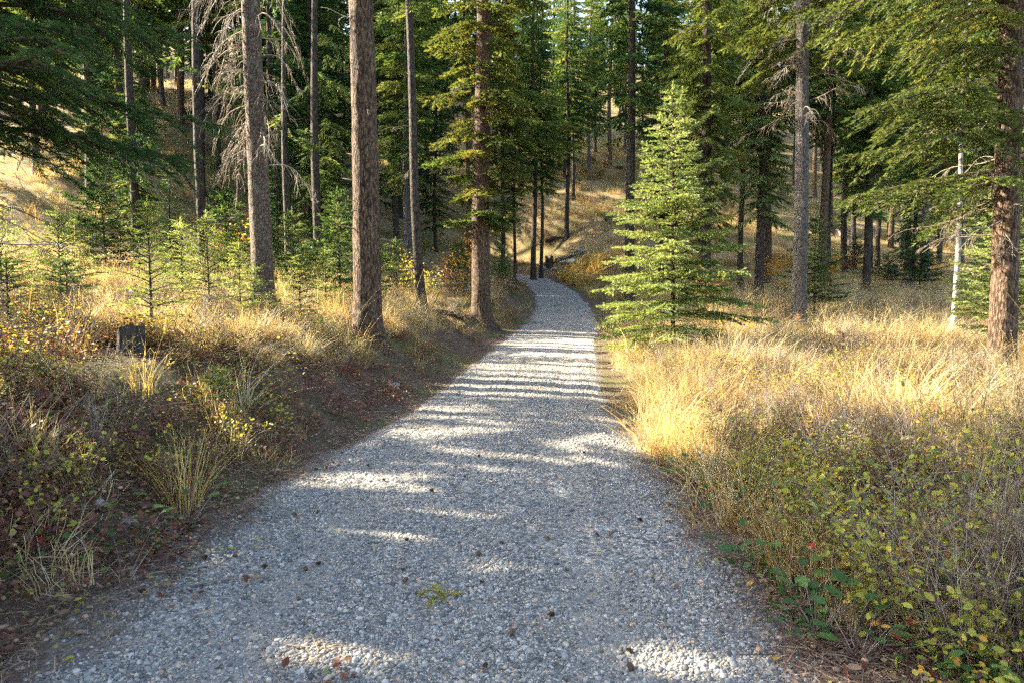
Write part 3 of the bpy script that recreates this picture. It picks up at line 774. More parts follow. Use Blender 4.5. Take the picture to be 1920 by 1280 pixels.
def upper_crown(root, ax, loc, H, hb, Lmax, nb, fol, tint0=.5, prune=True):
    wg, cg = Geo(), Geo()
    for k in range(nb):
        q = (k + .5) / nb; h = hb + (H * .98 - hb) * q
        L = max(.3, Lmax * ((1 - q) ** .8 + .04) * U(.7, 1.15)); az = k * 2.4 + U(-.3, .3); Rm = rotz(az)
        o = np.array([np.interp(h, ax[:, 2], ax[:, c]) for c in range(3)])
        wood, P, D, Nn, Sz = bough(L, .05 + .25 * q, .4, int(np.clip(L * 6, 5, 18)), .1, .1, True)
        P = P @ Rm.T + o; D = D @ Rm.T
        if prune:  # crown cut open where it would shade the chosen sunlit ground
            ok = ~(lit(*shadow_spot(P + loc)) | lit(*shadow_spot(P + loc + nrm(D) * Sz[:, None] * .8))); P, D, Nn, Sz = P[ok], D[ok], Nn[ok], Sz[ok]
        stamp(cg, SP_FAR2, P, D, Nn @ Rm.T, Sz, np.clip(tint0 + rng.normal(0, .15, len(P)), 0, 1))
        tube(wg, wood[0][0][::2] @ Rm.T + o, wood[0][1][::2], 3, .3, False)
    obj('branches', wg.mesh('branches', M['wood_twig']), root)['kind'] = 'stuff'; obj('crown', cg.mesh('crown', M[fol], False), root)['kind'] = 'stuff'

def stubs(root, ax, n, h0, h1):
    for k in range(n):
        g_ = Geo(); h = U(h0, h1); o = np.array([np.interp(h, ax[:, 2], ax[:, c]) for c in range(3)]); d_ = rotz(U(2.4, 7.0)) @ np.array([1, 0, U(-.2, .3)]); l_ = U(.28, .5)
        tube(g_, o + d_ * (np.array([0, .6, 1]) * l_)[:, None], np.array([.016, .012, .006]) * U(.6, 1.2), 5, U(0, .6)); obj('branch_stub', g_.mesh('branch_stub', M['wood_dead']), root)

# pale grey trunk with long bare hanging branches
b = at(497, 13.0)
t1, ax = hero_trunk('conifer_tree', 'pale grey-barked conifer with long bare drooping dead branches', b, 22, .205, 'bark_grey', (-.018, 0), .02)
for k in range(44):
    h = 2.9 + 4.1 * (k + U(0, 1)) / 44
    az = U(2.2, 4.1) if k % 3 else U(-1.1, 1.1)
    dead_part(t1, ax, h, az, U(.75, 1.5) if abs(math.cos(az)) > .3 else U(.4, .8), U(-.05, .4), U(.6, 1.3), 11, U(.008, .015), None, .9)
upper_crown(t1, ax, b, 22, 7.2, 2.3, 46, 'fol')

# thick bare brown trunk by the road
b = at(690, 13.2)
t2, ax = hero_trunk('douglas_fir', 'thick brown bare fir trunk standing nearest the road on the left', b, 27, .275, 'bark_brown', (-.008, 0), .025, 36, .09)
for (h, az, L, rs) in [(6.05, .5, 1.0, .55), (6.3, -.9, .9, .6), (6.4, .15, 1.2, .45), (6.6, 2.2, .9, .5)]:
    bough_part(t2, ax, h, az, L, rs, .25, 'mid', 'fol', .12, .09, 10, .55)
stubs(t2, ax, 9, 1.2, 6)
for h, az in [(5.9, -2.6), (6.2, -.2), (4.1, -1.2)]: dead_part(t2, ax, h, az, U(.3, .8), .4, .2, 2, .012)
upper_crown(t2, ax, b, 27, 7.2, 2.6, 46, 'fol')

# thin leaning trunk between them
b = at(792, 19)
t3 = conifer('conifer_tree', 'thin dark trunk leaning left between the two thick trunks left of the road', 'tree', b, 21, .135, 4.6, 2.1, 85, 'small', 'fol', 'bark_dark', None, True, (-.048, .0), .10, 10, .9, sides=14, tint0=.5, lsh=.17, sp=.17, zmax=11)

# thick fir with boughs down its trunk
b = at(903, 22.5)
t4, ax = hero_trunk('douglas_fir', 'thick fir beside the road with leafy green boughs down its trunk', b, 27, .315, 'bark_brown', (.004, 0), .06, 32, .08)
for k in range(38):
    h = 3.9 + 7.3 * (k + U(0, 1)) / 38
    bough_part(t4, ax, h, k * 2.4 + U(-.3, .3), U(.9, 2.0), U(-.05, .3), U(.25, .6), 'small', 'fol_olive', .26, .15, 14, .74 + rng.normal(0, .12), .3)
for (h, az, L) in [(5.9, .05, 3.3), (6.4, -.25, 3.0), (7.4, .3, 2.7), (5.4, 2.75, 2.0), (3.4, -.3, 1.2), (3.3, 3.4, 1.1), (3.55, -1.4, 1.1), (3.2, .7, 1.0)]:
    bough_part(t4, ax, h, az, L, .12, .22, 'small', 'fol', .26, .14, 20, .62, .3)
for k in range(9): dead_part(t4, ax, U(3.6, 8), U(0, 6.28), U(.6, 1.2), .1, .4, 4, .011)
upper_crown(t4, ax, b, 27, 11.3, 2.8, 40, 'fol')

# tall grey spruce on the right with fine dead twigs
b = at(1497, 19)
t5, ax = hero_trunk('spruce_tree', 'tall straight grey spruce trunk with fine dead twigs high up, on the right', b, 26, .205, 'bark_cool', (-.012, 0), .03, 24, .05)
for k in range(46):
    h = 5.6 + 4.8 * (k + U(0, 1)) / 46
    dead_part(t5, ax, h, k * 2.4 + U(-.4, .4), U(.8, 1.9), U(-.05, .3), U(.25, .6), 14, U(.005, .009))
for k in range(26):
    h = 7.2 + 3.6 * (k + U(0, 1)) / 26
    bough_part(t5, ax, h, k * 2.4, U(1.2, 2.2), U(0, .3), U(.3, .6), 'small', 'fol_olive', .24, .15, 13, .65, .3, t0=.4)
upper_crown(t5, ax, b, 26, 10.2, 2.5, 36, 'fol_olive', .6)

# near fir on the right edge with sweeping boughs
b = at(1880, 11)
t6, ax = hero_trunk('douglas_fir', 'brown fir trunk at the right edge with wide sweeping green boughs', b, 24, .195, 'bark_brown', (-.012, 0), .02, 36, .09)
for k in range(28):
    h = 2.9 + 4.2 * (k + U(0, 1)) / 28
    az = (math.pi + U(-.75, .95)) if k % 4 else U(-1.6, 1.6)
    bough_part(t6, ax, h, az, U(1.8, 3.3), U(-.02, .25), U(.12, .38), 'mid', 'fol_olive', .15, .10, 17, .55 + rng.normal(0, .13), .5, .46)
stubs(t6, ax, 7, .9, 3.5)
for k in range(14): dead_part(t6, ax, U(2.3, 4.2), math.pi + U(-1.2, 1.4), U(.8, 1.7), .05, .25, 7, .009)
upper_crown(t6, ax, b, 24, 6.9, 2.8, 46, 'fol_olive', .5)

# straight trunk behind the young spruce
b = at(1180, 30)
t8 = conifer('conifer_tree', 'straight dark conifer trunk rising behind the bright young spruce', 'tree', b, 27, .225, 7.2, 3.0, 95, 'far', 'fol', 'bark_dark', None, False, (-.004, 0), .03, 16, 1.4, sides=18, tint0=.42)
# bushy trees right of it
for px, d, H, r0, hb, L_, lab in [(1318, 27, 24, .24, 2.6, 2.2, 'shaggy sunlit spruce with hanging sprays behind the young bright spruce'), (1420, 31, 23, .2, 3.4, 2.3, 'bushy green conifer between the young spruce and the tall grey spruce'),
                                  (1240, 38, 25, .2, 3.5, 2.6, 'dense conifer behind the straight dark trunk, above the far road side'), (600, 25, 19, .17, .9, 2.3, 'dense dark spruce between the bare-branched tree and the thick bare trunk'),
                                  (545, 21, 12, .12, .5, 1.9, 'pale-tipped spruce just right of the bare-branched tree'), (1620, 33, 21, .18, 3.6, 2.3, 'conifer with low boughs behind the sweeping boughs of the right fir'), (1850, 24, 21, .18, 2.8, 2.3, 'dense conifer behind the fir trunk at the right edge')]:
    b = at(px, d)
    conifer('spruce_tree', lab, 'tree', b, H, r0, hb, L_, 170, 'far', 'fol_olive' if px in (1318,) else ('fol_spruce' if px in (545, 600, 1420) else 'fol'), 'bark_dark', None, px < 1000, dead=8, tint0=.62 if px in (1318, 545) else .5, sides=10, sag=.55, zmax=16, dens=1.25, hang=.6 if px == 1318 else .3)

# near tree outside the left edge whose boughs hang into the picture
loc = np.array([-6.0, 6.4, float(hgt(-6.0, 6.4))])
t9, ax = hero_trunk('douglas_fir', 'fir beyond the left edge whose dark green boughs hang into the upper corner', loc, 22, .2, 'bark_dark', (0, 0), .03)
for k in range(21):
    h = 1.85 + 3.3 * (k + U(0, 1)) / 21
    az = U(-.45, .75)
    bough_part(t9, ax, h, az, U(2.2, 3.3), U(.08, .30), U(.22, .42), 'near', 'fol_dark', .13, .065, 22, .6 + rng.normal(0, .14), .35, .40, .25)
for k in range(8): dead_part(t9, ax, U(1.0, 2.4), U(-.5, .8), U(1.6, 2.9), U(.0, .15), U(.12, .3), 9, .009, hang=.2)
upper_crown(t9, ax, loc, 22, 5.2, 2.8, 40, 'fol_dark', .5)

# white-barked tree on the right
b = at(1786, 17)
bt = thing('birch_tree', 'slim white-barked deciduous tree left of the fir trunk at the right edge', 'tree', tuple(b))
ax = trunk_axis(11, (.012, 0), .10, 50)
g_ = Geo(); trunk_geo(g_, ax, .07, 11, 14, .05, .3); obj('trunk', g_.mesh('trunk', M['birch']), bt)
for k in range(16): dead_part(bt, ax, U(1.2, 8), U(0, 6.28), U(.6, 1.5), .35, .2, 7, .009)

# ------------------------------------------------------------------ young conifers
def young(label, loc, H, spread, fol='sap', tint=.55, lod='mid', bare=.12, wh=.16, per=5, rise=.45, lsh=.075, sp=.055, sag=.35, name='young_fir', group=None, r0=None, pw=.85, jit=.35):
    root = thing(name, label, 'sapling' if H < 3 else 'tree', tuple(loc), 0, group)
    ax = trunk_axis(H, (U(-.02, .02), U(-.02, .02)), .01, 24)
    g_ = Geo(); z = np.clip(ax[:, 2], 0, None); tube(g_, ax, (r0 or .012 * H ** .8 + .004) * (1 - .88 * z / H), 8, .4)
    obj('trunk', g_.mesh('trunk', M['bark_dark']), root)
    wg, cg = Geo(), Geo()
    nw = max(4, int(H * (1 - bare) / wh)); az0 = 0
    for w in range(nw):
        q = (w + .1) / nw; h = H * (bare + (1 - bare) * q)
        for k in range(per + (1 if U(0, 1) < .4 else 0)):
            az = az0 + k * 6.283 / per + U(-.25, .25)
            hh = h + U(-jit, jit) * wh
            L = spread * ((1 - q) ** pw * min(1, .72 + q * 2) + .05) * U(.62, 1.2)
            o = np.array([np.interp(hh, ax[:, 2], ax[:, c]) for c in range(3)]); Rm = rotz(az)
            wood, P, D, Nn, Sz = bough(L, rise * (.5 + .9 * q), sag * (1 - q), int(np.clip(L * 11, 3, 15)), sp, lsh * (.8 + .3 * min(1, L)), False, .12, .40, .12)
            P = P @ Rm.T + o
            stamp(cg, {'mid': SH_MID, 'near': SH_NEAR, 'small': SH_SMALL}[lod], P, D @ Rm.T, Nn @ Rm.T, Sz, np.clip(tint + rng.normal(0, .17) + rng.normal(0, .13, len(P)), 0, 1))
            for pts, rd in wood[:1]: tube(wg, pts @ Rm.T + o, rd, 3, U(0, 1), False)
        az0 += 1.1
    top = np.array([[0, 0, 1.]])
    stamp(cg, SH_MID, ax[-1:] - np.array([[0, 0, .12]]), top, np.array([[1., 0, 0]]), np.array([.2]) * min(1, H), np.array([tint + .1]))
    obj('branches', wg.mesh('branches', M['wood_twig']), root)['kind'] = 'stuff'; obj('crown', cg.mesh('crown', M[fol], False), root)['kind'] = 'stuff'
    return root

b = at(1262, 15.0)
young('bright green young spruce in full cone shape right of the road', b, 5.8, 2.1, 'fol_spruce', .78, 'mid', .05, .27, 6, .36, .14, .10, .40, 'young_spruce', r0=.055, pw=1.08, jit=.2)
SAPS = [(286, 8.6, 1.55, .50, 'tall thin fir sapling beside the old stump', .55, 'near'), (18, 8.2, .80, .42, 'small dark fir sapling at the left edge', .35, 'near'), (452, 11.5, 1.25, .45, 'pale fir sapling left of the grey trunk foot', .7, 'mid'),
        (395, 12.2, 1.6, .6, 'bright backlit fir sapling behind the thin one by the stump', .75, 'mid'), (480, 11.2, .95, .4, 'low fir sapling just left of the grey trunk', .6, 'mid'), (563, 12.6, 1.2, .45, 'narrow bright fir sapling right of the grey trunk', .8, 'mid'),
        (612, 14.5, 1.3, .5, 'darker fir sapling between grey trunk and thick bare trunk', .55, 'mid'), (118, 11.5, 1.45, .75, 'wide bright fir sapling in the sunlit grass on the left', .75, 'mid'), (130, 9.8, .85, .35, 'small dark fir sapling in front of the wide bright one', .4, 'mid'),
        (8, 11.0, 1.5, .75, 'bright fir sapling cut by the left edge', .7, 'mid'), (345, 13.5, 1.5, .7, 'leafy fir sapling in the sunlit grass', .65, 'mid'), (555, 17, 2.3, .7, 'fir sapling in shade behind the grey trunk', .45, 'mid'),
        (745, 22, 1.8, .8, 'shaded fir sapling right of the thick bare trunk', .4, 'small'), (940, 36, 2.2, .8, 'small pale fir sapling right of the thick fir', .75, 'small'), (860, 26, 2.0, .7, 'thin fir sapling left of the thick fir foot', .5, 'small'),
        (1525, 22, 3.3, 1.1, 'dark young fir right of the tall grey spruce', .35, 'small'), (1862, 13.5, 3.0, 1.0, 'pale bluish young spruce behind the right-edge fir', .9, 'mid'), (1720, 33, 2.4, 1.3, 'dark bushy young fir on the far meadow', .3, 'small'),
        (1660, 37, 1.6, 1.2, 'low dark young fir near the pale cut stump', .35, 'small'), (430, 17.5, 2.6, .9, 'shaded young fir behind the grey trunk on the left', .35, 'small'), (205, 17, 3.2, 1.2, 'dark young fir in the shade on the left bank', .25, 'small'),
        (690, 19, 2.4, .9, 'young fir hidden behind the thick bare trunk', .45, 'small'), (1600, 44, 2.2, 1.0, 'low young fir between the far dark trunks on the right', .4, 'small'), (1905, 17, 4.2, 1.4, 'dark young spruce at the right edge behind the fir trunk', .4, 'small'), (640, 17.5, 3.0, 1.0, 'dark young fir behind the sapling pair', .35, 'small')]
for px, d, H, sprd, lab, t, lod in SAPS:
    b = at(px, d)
    if d < 15: H, sprd, t = H * 1.08, sprd * 1.05, (t + .15 if t > .5 else t)  # backlight put into the colour: bright near saplings get a lighter needle tint
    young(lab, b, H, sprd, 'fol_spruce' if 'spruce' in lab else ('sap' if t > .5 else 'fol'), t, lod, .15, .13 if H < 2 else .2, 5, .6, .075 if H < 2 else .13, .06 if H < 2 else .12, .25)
b = foot(400, 770)
young('tiny fir seedling on the shaded bank beside the road', b, .35, .28, 'sap', .6, 'near', .1, .08, 5, .5, .06, .04)
b = foot(412, 742)
young('pale green fir seedling higher on the shaded bank', b, .3, .25, 'sap', .7, 'near', .1, .08, 5, .5, .06, .04)

# ------------------------------------------------------------------ undergrowth building blocks
def blades(geo, n, H, rad, lean, w, tint, seg=4, seeds=0.0):
    a = U(0, 6.283, n); r = rad * np.sqrt(U(0, 1, n)); base = np.stack([r * np.cos(a), r * np.sin(a), np.full(n, -.03)], -1)
    da = a + rng.normal(0, .9, n); h = H * U(.45, 1.1, n); le = lean * U(.1, 1.3, n); droop = U(0, .55, n) * le
    t = np.linspace(0, 1, seg + 1)
    out = (le[:, None] * t ** 1.7) * h[:, None]; up = (t - .42 * droop[:, None] * t ** 3) * h[:, None]
    P = base[:, None] + np.stack([np.cos(da)[:, None] * out, np.sin(da)[:, None] * out, up], -1)
    kk = np.where(U(0, 1, n) < .35)[0]                # some blades are broken over
    if len(kk):
        P[kk, -1] = P[kk, -2] + np.stack([rng.normal(0, .5, len(kk)), rng.normal(0, .5, len(kk)), U(-.9, .1, len(kk))], -1) * (h[kk] / seg)[:, None] * 1.3
        P[kk[::2], -2] = (P[kk[::2], -3] + P[kk[::2], -2]) / 2 + rng.normal(0, .03, (len(kk[::2]), 3))
    P[:, :, :2] += rng.normal(0, .012, (n, seg + 1, 2)) * t[None, :, None]
    sd = np.stack([-np.sin(da + .6), np.cos(da + .6), np.zeros(n)], -1)
    wd = (w * U(.6, 1.3, n))[:, None] * (1 - .85 * t ** 1.5)[None]
    Vl, Vr = P - sd[:, None] * wd[:, :, None] / 2, P + sd[:, None] * wd[:, :, None] / 2
    V = np.stack([Vl, Vr], 2).reshape(n, -1, 3); m = 2 * (seg + 1)
    q = np.concatenate([[[2 * k, 2 * k + 1, 2 * k + 3], [2 * k, 2 * k + 3, 2 * k + 2]] for k in range(seg)])
    F = (q[None] + (np.arange(n) * m)[:, None, None]).reshape(-1, 3)
    tt = np.clip(tint + rng.normal(0, .17, n), 0, .93)
    geo.add(V.reshape(-1, 3), F, np.repeat(tt, m))
    k = np.where(U(0, 1, n) < seeds)[0]
    if len(k):
        D = P[k, -1] - P[k, -2]; Pp = np.repeat(P[k, -2], 6, 0) + np.repeat(D, 6, 0) * np.tile(np.linspace(0, 1, 6), len(k))[:, None]
        stamp(geo, LEAF, Pp, np.repeat(D, 6, 0) * 3 + rng.normal(0, .05, (len(Pp), 3)), rng.normal(0, 1, (len(Pp), 3)), U(.012, .022, len(Pp)), np.clip(np.repeat(tt[k], 6) + .1, 0, .93), .5)

def twigs(geo, nst, H, spread, r=.0035, tips=None, nb=4, t=.5):
    for k in range(nst):
        a = U(0, 6.28); l = H * U(.6, 1.1); s = np.linspace(0, 1, 5); ln = spread * U(.2, 1)
        p0 = np.array([U(-.08, .08), U(-.08, .08), -.04]); d = np.array([math.cos(a) * ln, math.sin(a) * ln, 1.0]); d = d / np.linalg.norm(d)
        pts = p0 + d * (l * s)[:, None] + rng.normal(0, .02 * H, (5, 3)) * s[:, None]
        tube(geo, pts, r * (1 - .7 * s) + .0006, 3, np.clip(t + U(-.3, .3), 0, 1), False)
        for b_ in range(nb):
            f = U(.25, .95); p = np.array([np.interp(f, s, pts[:, c]) for c in range(3)])
            d2 = nrm(d * .6 + rng.normal(0, .55, 3) + np.array([0, 0, .15])); l2 = l * U(.15, .38); s2 = np.linspace(0, 1, 3)
            q = p + d2 * (l2 * s2)[:, None] + rng.normal(0, .008, (3, 3)) * s2[:, None]
            tube(geo, q, r * .5 * (1 - .6 * s2) + .0005, 3, np.clip(t + U(-.3, .3), 0, 1), False)
            if tips is not None: tips += [(q[1], d2), (q[2], d2)]
            for _ in range(2):
                d3 = nrm(d2 + rng.normal(0, .6, 3)); l3 = l2 * U(.3, .6); p3 = q[1] if U(0, 1) < .5 else q[2]
                tube(geo, np.stack([p3, p3 + d3 * l3]), np.array([r * .28, .0006]), 3, np.clip(t + U(-.3, .3), 0, 1), False)
                if tips is not None: tips.append((p3 + d3 * l3, d3))

def leaves(geo, tips, per, size, tint, sd=.2, up=.9, width=1.0):
    P, D = [], []
    for p, d in tips:
        for _ in range(per):
            P.append(p + rng.normal(0, .012, 3)); D.append(nrm(d * .4 + rng.normal(0, .6, 3) * np.array([1, 1, .5])))
    P, D = np.array(P), np.array(D); n = len(P)
    stamp(geo, LEAF, P, D, np.tile([0, 0, up], (n, 1)) + rng.normal(0, .55, (n, 3)), size * U(.55, 1.3, n), np.clip(tint + rng.normal(0, sd, n), 0, 1), width)

def grass_kind(mat, n, H, rad, lean, w, tint, seeds):
    g_ = Geo(); blades(g_, n, H, rad, lean, w, tint, 4, seeds); return g_.mesh('grass_tuft', M[mat], False)
tall = [grass_kind('grass', 42, .34 + .06 * k, .15, .8 + .12 * k, .0056, .35 + .06 * k, .12) for k in range(6)]
pale = [grass_kind('grass', 44, .28 + .05 * k, .17, 1.4, .006, .72, .05) for k in range(6)]
short = [grass_kind('grass', 70, .26, .15, .9, .0045, .35, 0) for k in range(4)]
gold = [grass_kind('gold', 45, .6 + .15 * k, .2, .7, .011, .35 + .2 * k, .2) for k in range(3)]
def twig_kind(nst, H, spread, t):
    g_ = Geo(); twigs(g_, nst, H, spread, .0024, None, 6, t); return g_.mesh('twigs', M['twig'])
tw = [twig_kind(9, .62, .6, .35 if k < 3 else .8) for k in range(6)]
def russet_kind(n, rad, H, mat='leaf_r', size=.035, tint=.4):
    g_ = Geo(); a, r = U(0, 6.28, n), rad * np.sqrt(U(0, 1, n))
    P = np.stack([r * np.cos(a), r * np.sin(a), H * U(0, 1, n) ** 1.4 * (1 - .5 * (r / rad) ** 2)], -1)
    D = rng.normal(0, 1, (n, 3)) * np.array([1, 1, .35])
    stamp(g_, LEAF, P, D, np.tile([0, 0, 1.], (n, 1)) + rng.normal(0, .45, (n, 3)), size * U(.5, 1.4, n), np.clip(tint + rng.normal(0, .24, n), 0, 1))
    return g_.mesh('low_leaves', M[mat], False)
russet = [russet_kind(110, .24, .12 + .05 * k) for k in range(5)]
yellowish = [russet_kind(45, .22, .18 + .14 * k, 'leaf_y', .031, .45) for k in range(5)]
greenish = [russet_kind(34, .17, .18, 'leaf_g', .05, .45) for k in range(3)]

def weed_kind(t, mat, lt, size):
    g_, tips = Geo(), []; twigs(g_, 6, .5, .45, .0022, tips, 5, t); a_ = g_.mesh('weed', M['twig'])
    l_ = Geo(); leaves(l_, tips, 2, size, lt, .12, .5)
    V_ = np.concatenate(g_.V + l_.V); F_ = np.concatenate(g_.F + [f + g_.n for f in l_.F]); T_ = np.concatenate(g_.T + l_.T)
    me_ = mesh_np('weed', V_, F_, [M['twig'], M[mat]], T_, False); mi = np.zeros(len(F_), np.int32); mi[sum(len(f) for f in g_.F):] = 1; me_.polygons.foreach_set('material_index', mi)
    return me_
weeds = [weed_kind(.5, 'grass', .55, .017) for k in range(3)] + [weed_kind(.3, 'leaf_r', .8, .024), weed_kind(.4, 'leaf_y', .7, .026), weed_kind(.4, 'leaf_y', .5, .026)]
def cover(n, y0, y1, dens, margin=2.5, p=1.0):
    y = y0 * (y1 / y0) ** (U(0, 1, n) ** p); x = U(-1, 1, n) * (.79 * y + margin)
    k = U(0, 1, n) < dens(x, y, road_u(x, y)); x, y = x[k], y[k]
    return np.stack([x, y, hgt(x, y)], -1)

CLEAR = [(*foot(248, 662)[:2], .42), (*(foot(248, 662)[:2] * .93), .45), (*(foot(248, 662)[:2] * .86), .45), (*foot(240, 985)[:2], .25)] + [(*(at(1880, 11)[:2] * f_), .45) for f_ in (1.0, .95, .9)] + [(*(at(1497, 19)[:2] * f_), .5) for f_ in (1.0, .97)] + [(*(at(690, 13.2)[:2] * f_), .5) for f_ in (1.0, .96)]
def cleared(P, tallp):
    k = np.ones(len(P), bool)
    for cx, cy, r in CLEAR: k &= (P[:, 0] - cx) ** 2 + (P[:, 1] - cy) ** 2 > r * r
    u_ = road_u(P[:, 0], P[:, 1])
    slope = (P[:, 1] > 7.5) & (P[:, 1] < 18) & (u_ < 0) & (u_ > -2.9 - .8 * (fbm(P[:, 0], P[:, 1], 95) - .45))
    return k & ~(slope & (U(0, 1, len(P)) < (.9 if tallp else .35)))
def lay(name, P, variants, label, cat, s0, s1, tint=(-.12, .12), tilt=.12, far=0.0):
    if cat != 'litter': P = P[cleared(P, cat in ('grass', 'twigs'))]
    n = len(P)
    s = U(s0, s1, n) * (1 + far * np.clip(P[:, 1] - 12, 0, 60))
    u_ = road_u(P[:, 0], P[:, 1])
    if 'grass' in name or 'weed' in name: s = s * np.where((u_ < 0) & (P[:, 1] < 11.5), .62, 1.0)
    if 'grass' in name: s = s * (.55 + 1.0 * ss(.25, .7, fbm(P[:, 0] * .8, P[:, 1] * .8, 73)))
    rot = np.stack([rng.normal(0, tilt, n), rng.normal(0, tilt, n), U(0, 6.28, n)], -1)
    return scatter(name, P, rot, s, rng.integers(0, len(variants), n), U(*tint, n) + .55 * (fbm(P[:, 0] * .6, P[:, 1] * .6, 71) - .47), variants, label, cat)

def d_tall(x, y, u):
    e = 1.95 + .5 * (fbm(x, y, 81) - .45)
    right = ss(e - .35, e + .3, u) * np.where(y < 6.5, .10, 1.0) * np.where(y > 22, .55, 1.0)
    left = ss(e - .2, e + .9, -u) * np.where(y < 8.3, .10, .9) * np.where(y > 20, .35, 1.0)
    return np.where(u > 0, right, left) * (.35 + .9 * ss(.3, .55, fbm(x * .4, y * .4, 83)))
P = cover(17000, 3.0, 38, d_tall, p=.9)
lay('dry_grass', P, tall + pale, 'tall dry straw grass filling both sides of the road', 'grass', .7, 1.3, (-.2, .2), .28, far=.012)
def d_short(x, y, u):
    return ss(1.65, 2.3, np.abs(u)) * np.where((u < 0) & (y < 8.5), .26, .8) * (.3 + .8 * ss(.35, .5, fbm(x * .3, y * .3, 85)))
P = cover(9000, 3.2, 80, d_short)
P = np.concatenate([P, cover(5200, 44, 90, lambda x, y, u: ((x > -12) & (x < 20) & (np.abs(u) > 2.2)) * 1.0, margin=0)])
lay('short_grass', P, short, 'short dry grass on the slope and between the trees', 'grass', .7, 1.7, (-.4, .35), far=.02)
P = cover(1700, 38, 60, lambda x, y, u: ((u > 1.9) & (u < 5) & (y < 50) & (y > 38)) * .9 + ((u > 1.8) & (u < 3.2) & (y < 56)) * .5, margin=0)
P2 = np.stack([U(2.4, 6.5, 190), U(45.5, 51, 190), np.zeros(190)], -1); P2 = P2[road_u(P2[:, 0], P2[:, 1]) > 1.9]; P2[:, 2] = hgt(P2[:, 0], P2[:, 1])
lay('golden_grass', np.concatenate([P, P2]), gold, 'golden sunlit grass along the outside of the far road bend', 'grass', .8, 1.5)
def d_twig(x, y, u):
    return ss(2.0, 3.0, np.abs(u)) * np.where(u > 0, np.where(y < 8, 1.0, .5), np.where(y < 9, .10, .5)) * (.3 + .9 * ss(.35, .55, fbm(x * .5, y * .5, 87)))
P = cover(4200, 2.6, 30, d_twig)
lay('bare_twigs', P, tw, 'thin bare grey shrub stems tangled through the grass', 'twigs', .6, 1.25, (0, 0), .2, .01)
P = cover(2500, 4.5, 24, lambda x, y, u: ss(2.0, 2.8, np.abs(u)) * np.where((u < 0) & (y < 8), .25, 1.0) * ss(.38, .52, fbm(x * .7, y * .7, 97)))
lay('dried_weeds', P, weeds, 'pale and rusty dried weeds standing through the grass', 'weeds', .7, 1.35, (-.1, .1), .2)
def d_rus(x, y, u):
    e = 1.70 + .25 * (1 - ss(3, 5, y)) + .7 * (fbm(x, y, 89) - .45)
    return np.where(u < 0, ss(e, e + .5, -u) * np.where(y < 10, .35 + .65 * ss(.40, .55, fbm(x * .8, y * .8, 101)), np.where(-u < 3.4, .7, .25)), ss(2.1, 3, u) * np.where(y < 8, .45, .12))
P = cover(11000, 2.3, 16, d_rus)
lay('russet_ground_cover', P, russet, 'dark red-brown low leaves covering the shaded left bank', 'ground cover', .7, 1.3)
def d_yel(x, y, u):
    return np.where(u < 0, ss(2.0, 2.7, -u) * np.where(y < 9, .45, .15), ss(1.8, 2.5, u) * np.where(y < 8, 1.0, .2)) * (.08 + 1.0 * ss(.42, .54, fbm(x * 1.3, y * 1.3, 91)))
P = cover(11000, 2.3, 16, d_yel)
lay('yellow_green_leaves', P, yellowish + [russet_kind(40, .22, .4, 'leaf_o', .03, .3), russet_kind(40, .22, .3, 'leaf_g', .034, .6), russet_kind(40, .22, .45, 'leaf_y', .028, .25)], 'small yellow, green and orange leaves sprinkled through the low growth', 'ground cover', .7, 1.3)
def d_grn(x, y, u):
    return np.where(u > 0, ss(1.62, 1.9, u) * (1 - ss(2.2, 3.0, u)) * np.where(y < 9, .55, .1) + .08 * (u > 2), ss(1.8, 2.2, -u) * .14) * ss(.38, .5, fbm(x * 1.4, y * 1.4, 93))
P = cover(4500, 2.2, 14, d_grn)
lay('green_ground_leaves', P, greenish, 'low green leaves along the road verge', 'ground cover', .6, 1.1)

# needle litter and fallen leaves
def litter_kind(n, rad):
    g_ = Geo(); a, r = U(0, 6.28, n), rad * np.sqrt(U(0, 1, n)); P = np.stack([r * np.cos(a), r * np.sin(a), U(.002, .035, n)], -1)
    T_ = (np.array([[0, -.026, 0], [0, .026, 0], [1., 0, .05]]), np.array([[0, 1, 2]]))
    stamp(g_, T_, P, rng.normal(0, 1, (n, 3)) * np.array([1, 1, .12]), np.tile([0, 0, 1.], (n, 1)), U(.03, .085, n), U(0, 1, n) ** 1.5); return g_.mesh('litter', M['litter'], False)
def fallen_kind(n, rad, mat, size):
    g_ = Geo(); a, r = U(0, 6.28, n), rad * np.sqrt(U(0, 1, n)); P = np.stack([r * np.cos(a), r * np.sin(a), U(.006, .02, n)], -1)
    stamp(g_, LEAF, P, rng.normal(0, 1, (n, 3)) * np.array([1, 1, .1]), np.tile([0, 0, 1.], (n, 1)) + rng.normal(0, .25, (n, 3)), size * U(.6, 1.3, n), np.clip(rng.normal(.4, .25, n), 0, 1)); return g_.mesh('fallen', M[mat], False)
def debris_kind():
    g_ = Geo()
    for k in range(7):
        a_, l_ = U(0, 6.28), U(.05, .22); p = np.array([U(-.2, .2), U(-.2, .2), U(.005, .02)]); d_ = np.array([math.cos(a_), math.sin(a_), U(-.05, .1)])
        tube(g_, np.stack([p, p + d_ * l_ * .5 + rng.normal(0, .008, 3), p + d_ * l_]), np.array([.004, .003, .0015]) * U(.5, 1.2), 4, U(0, 1))
    for k in range(6):
        v, f = ICO1; g_.add(v * U(.006, .018) * np.array([1, .8, .6]) + np.array([U(-.2, .2), U(-.2, .2), .004]), f, U(.2, 1))
    return g_.mesh('debris', M['litter'])
lk = [litter_kind(110, .22) for k in range(3)] + [fallen_kind(12, .22, 'leaf_r', .035), fallen_kind(8, .2, 'litter', .045), fallen_kind(7, .22, 'leaf_y', .03), debris_kind(), debris_kind()]
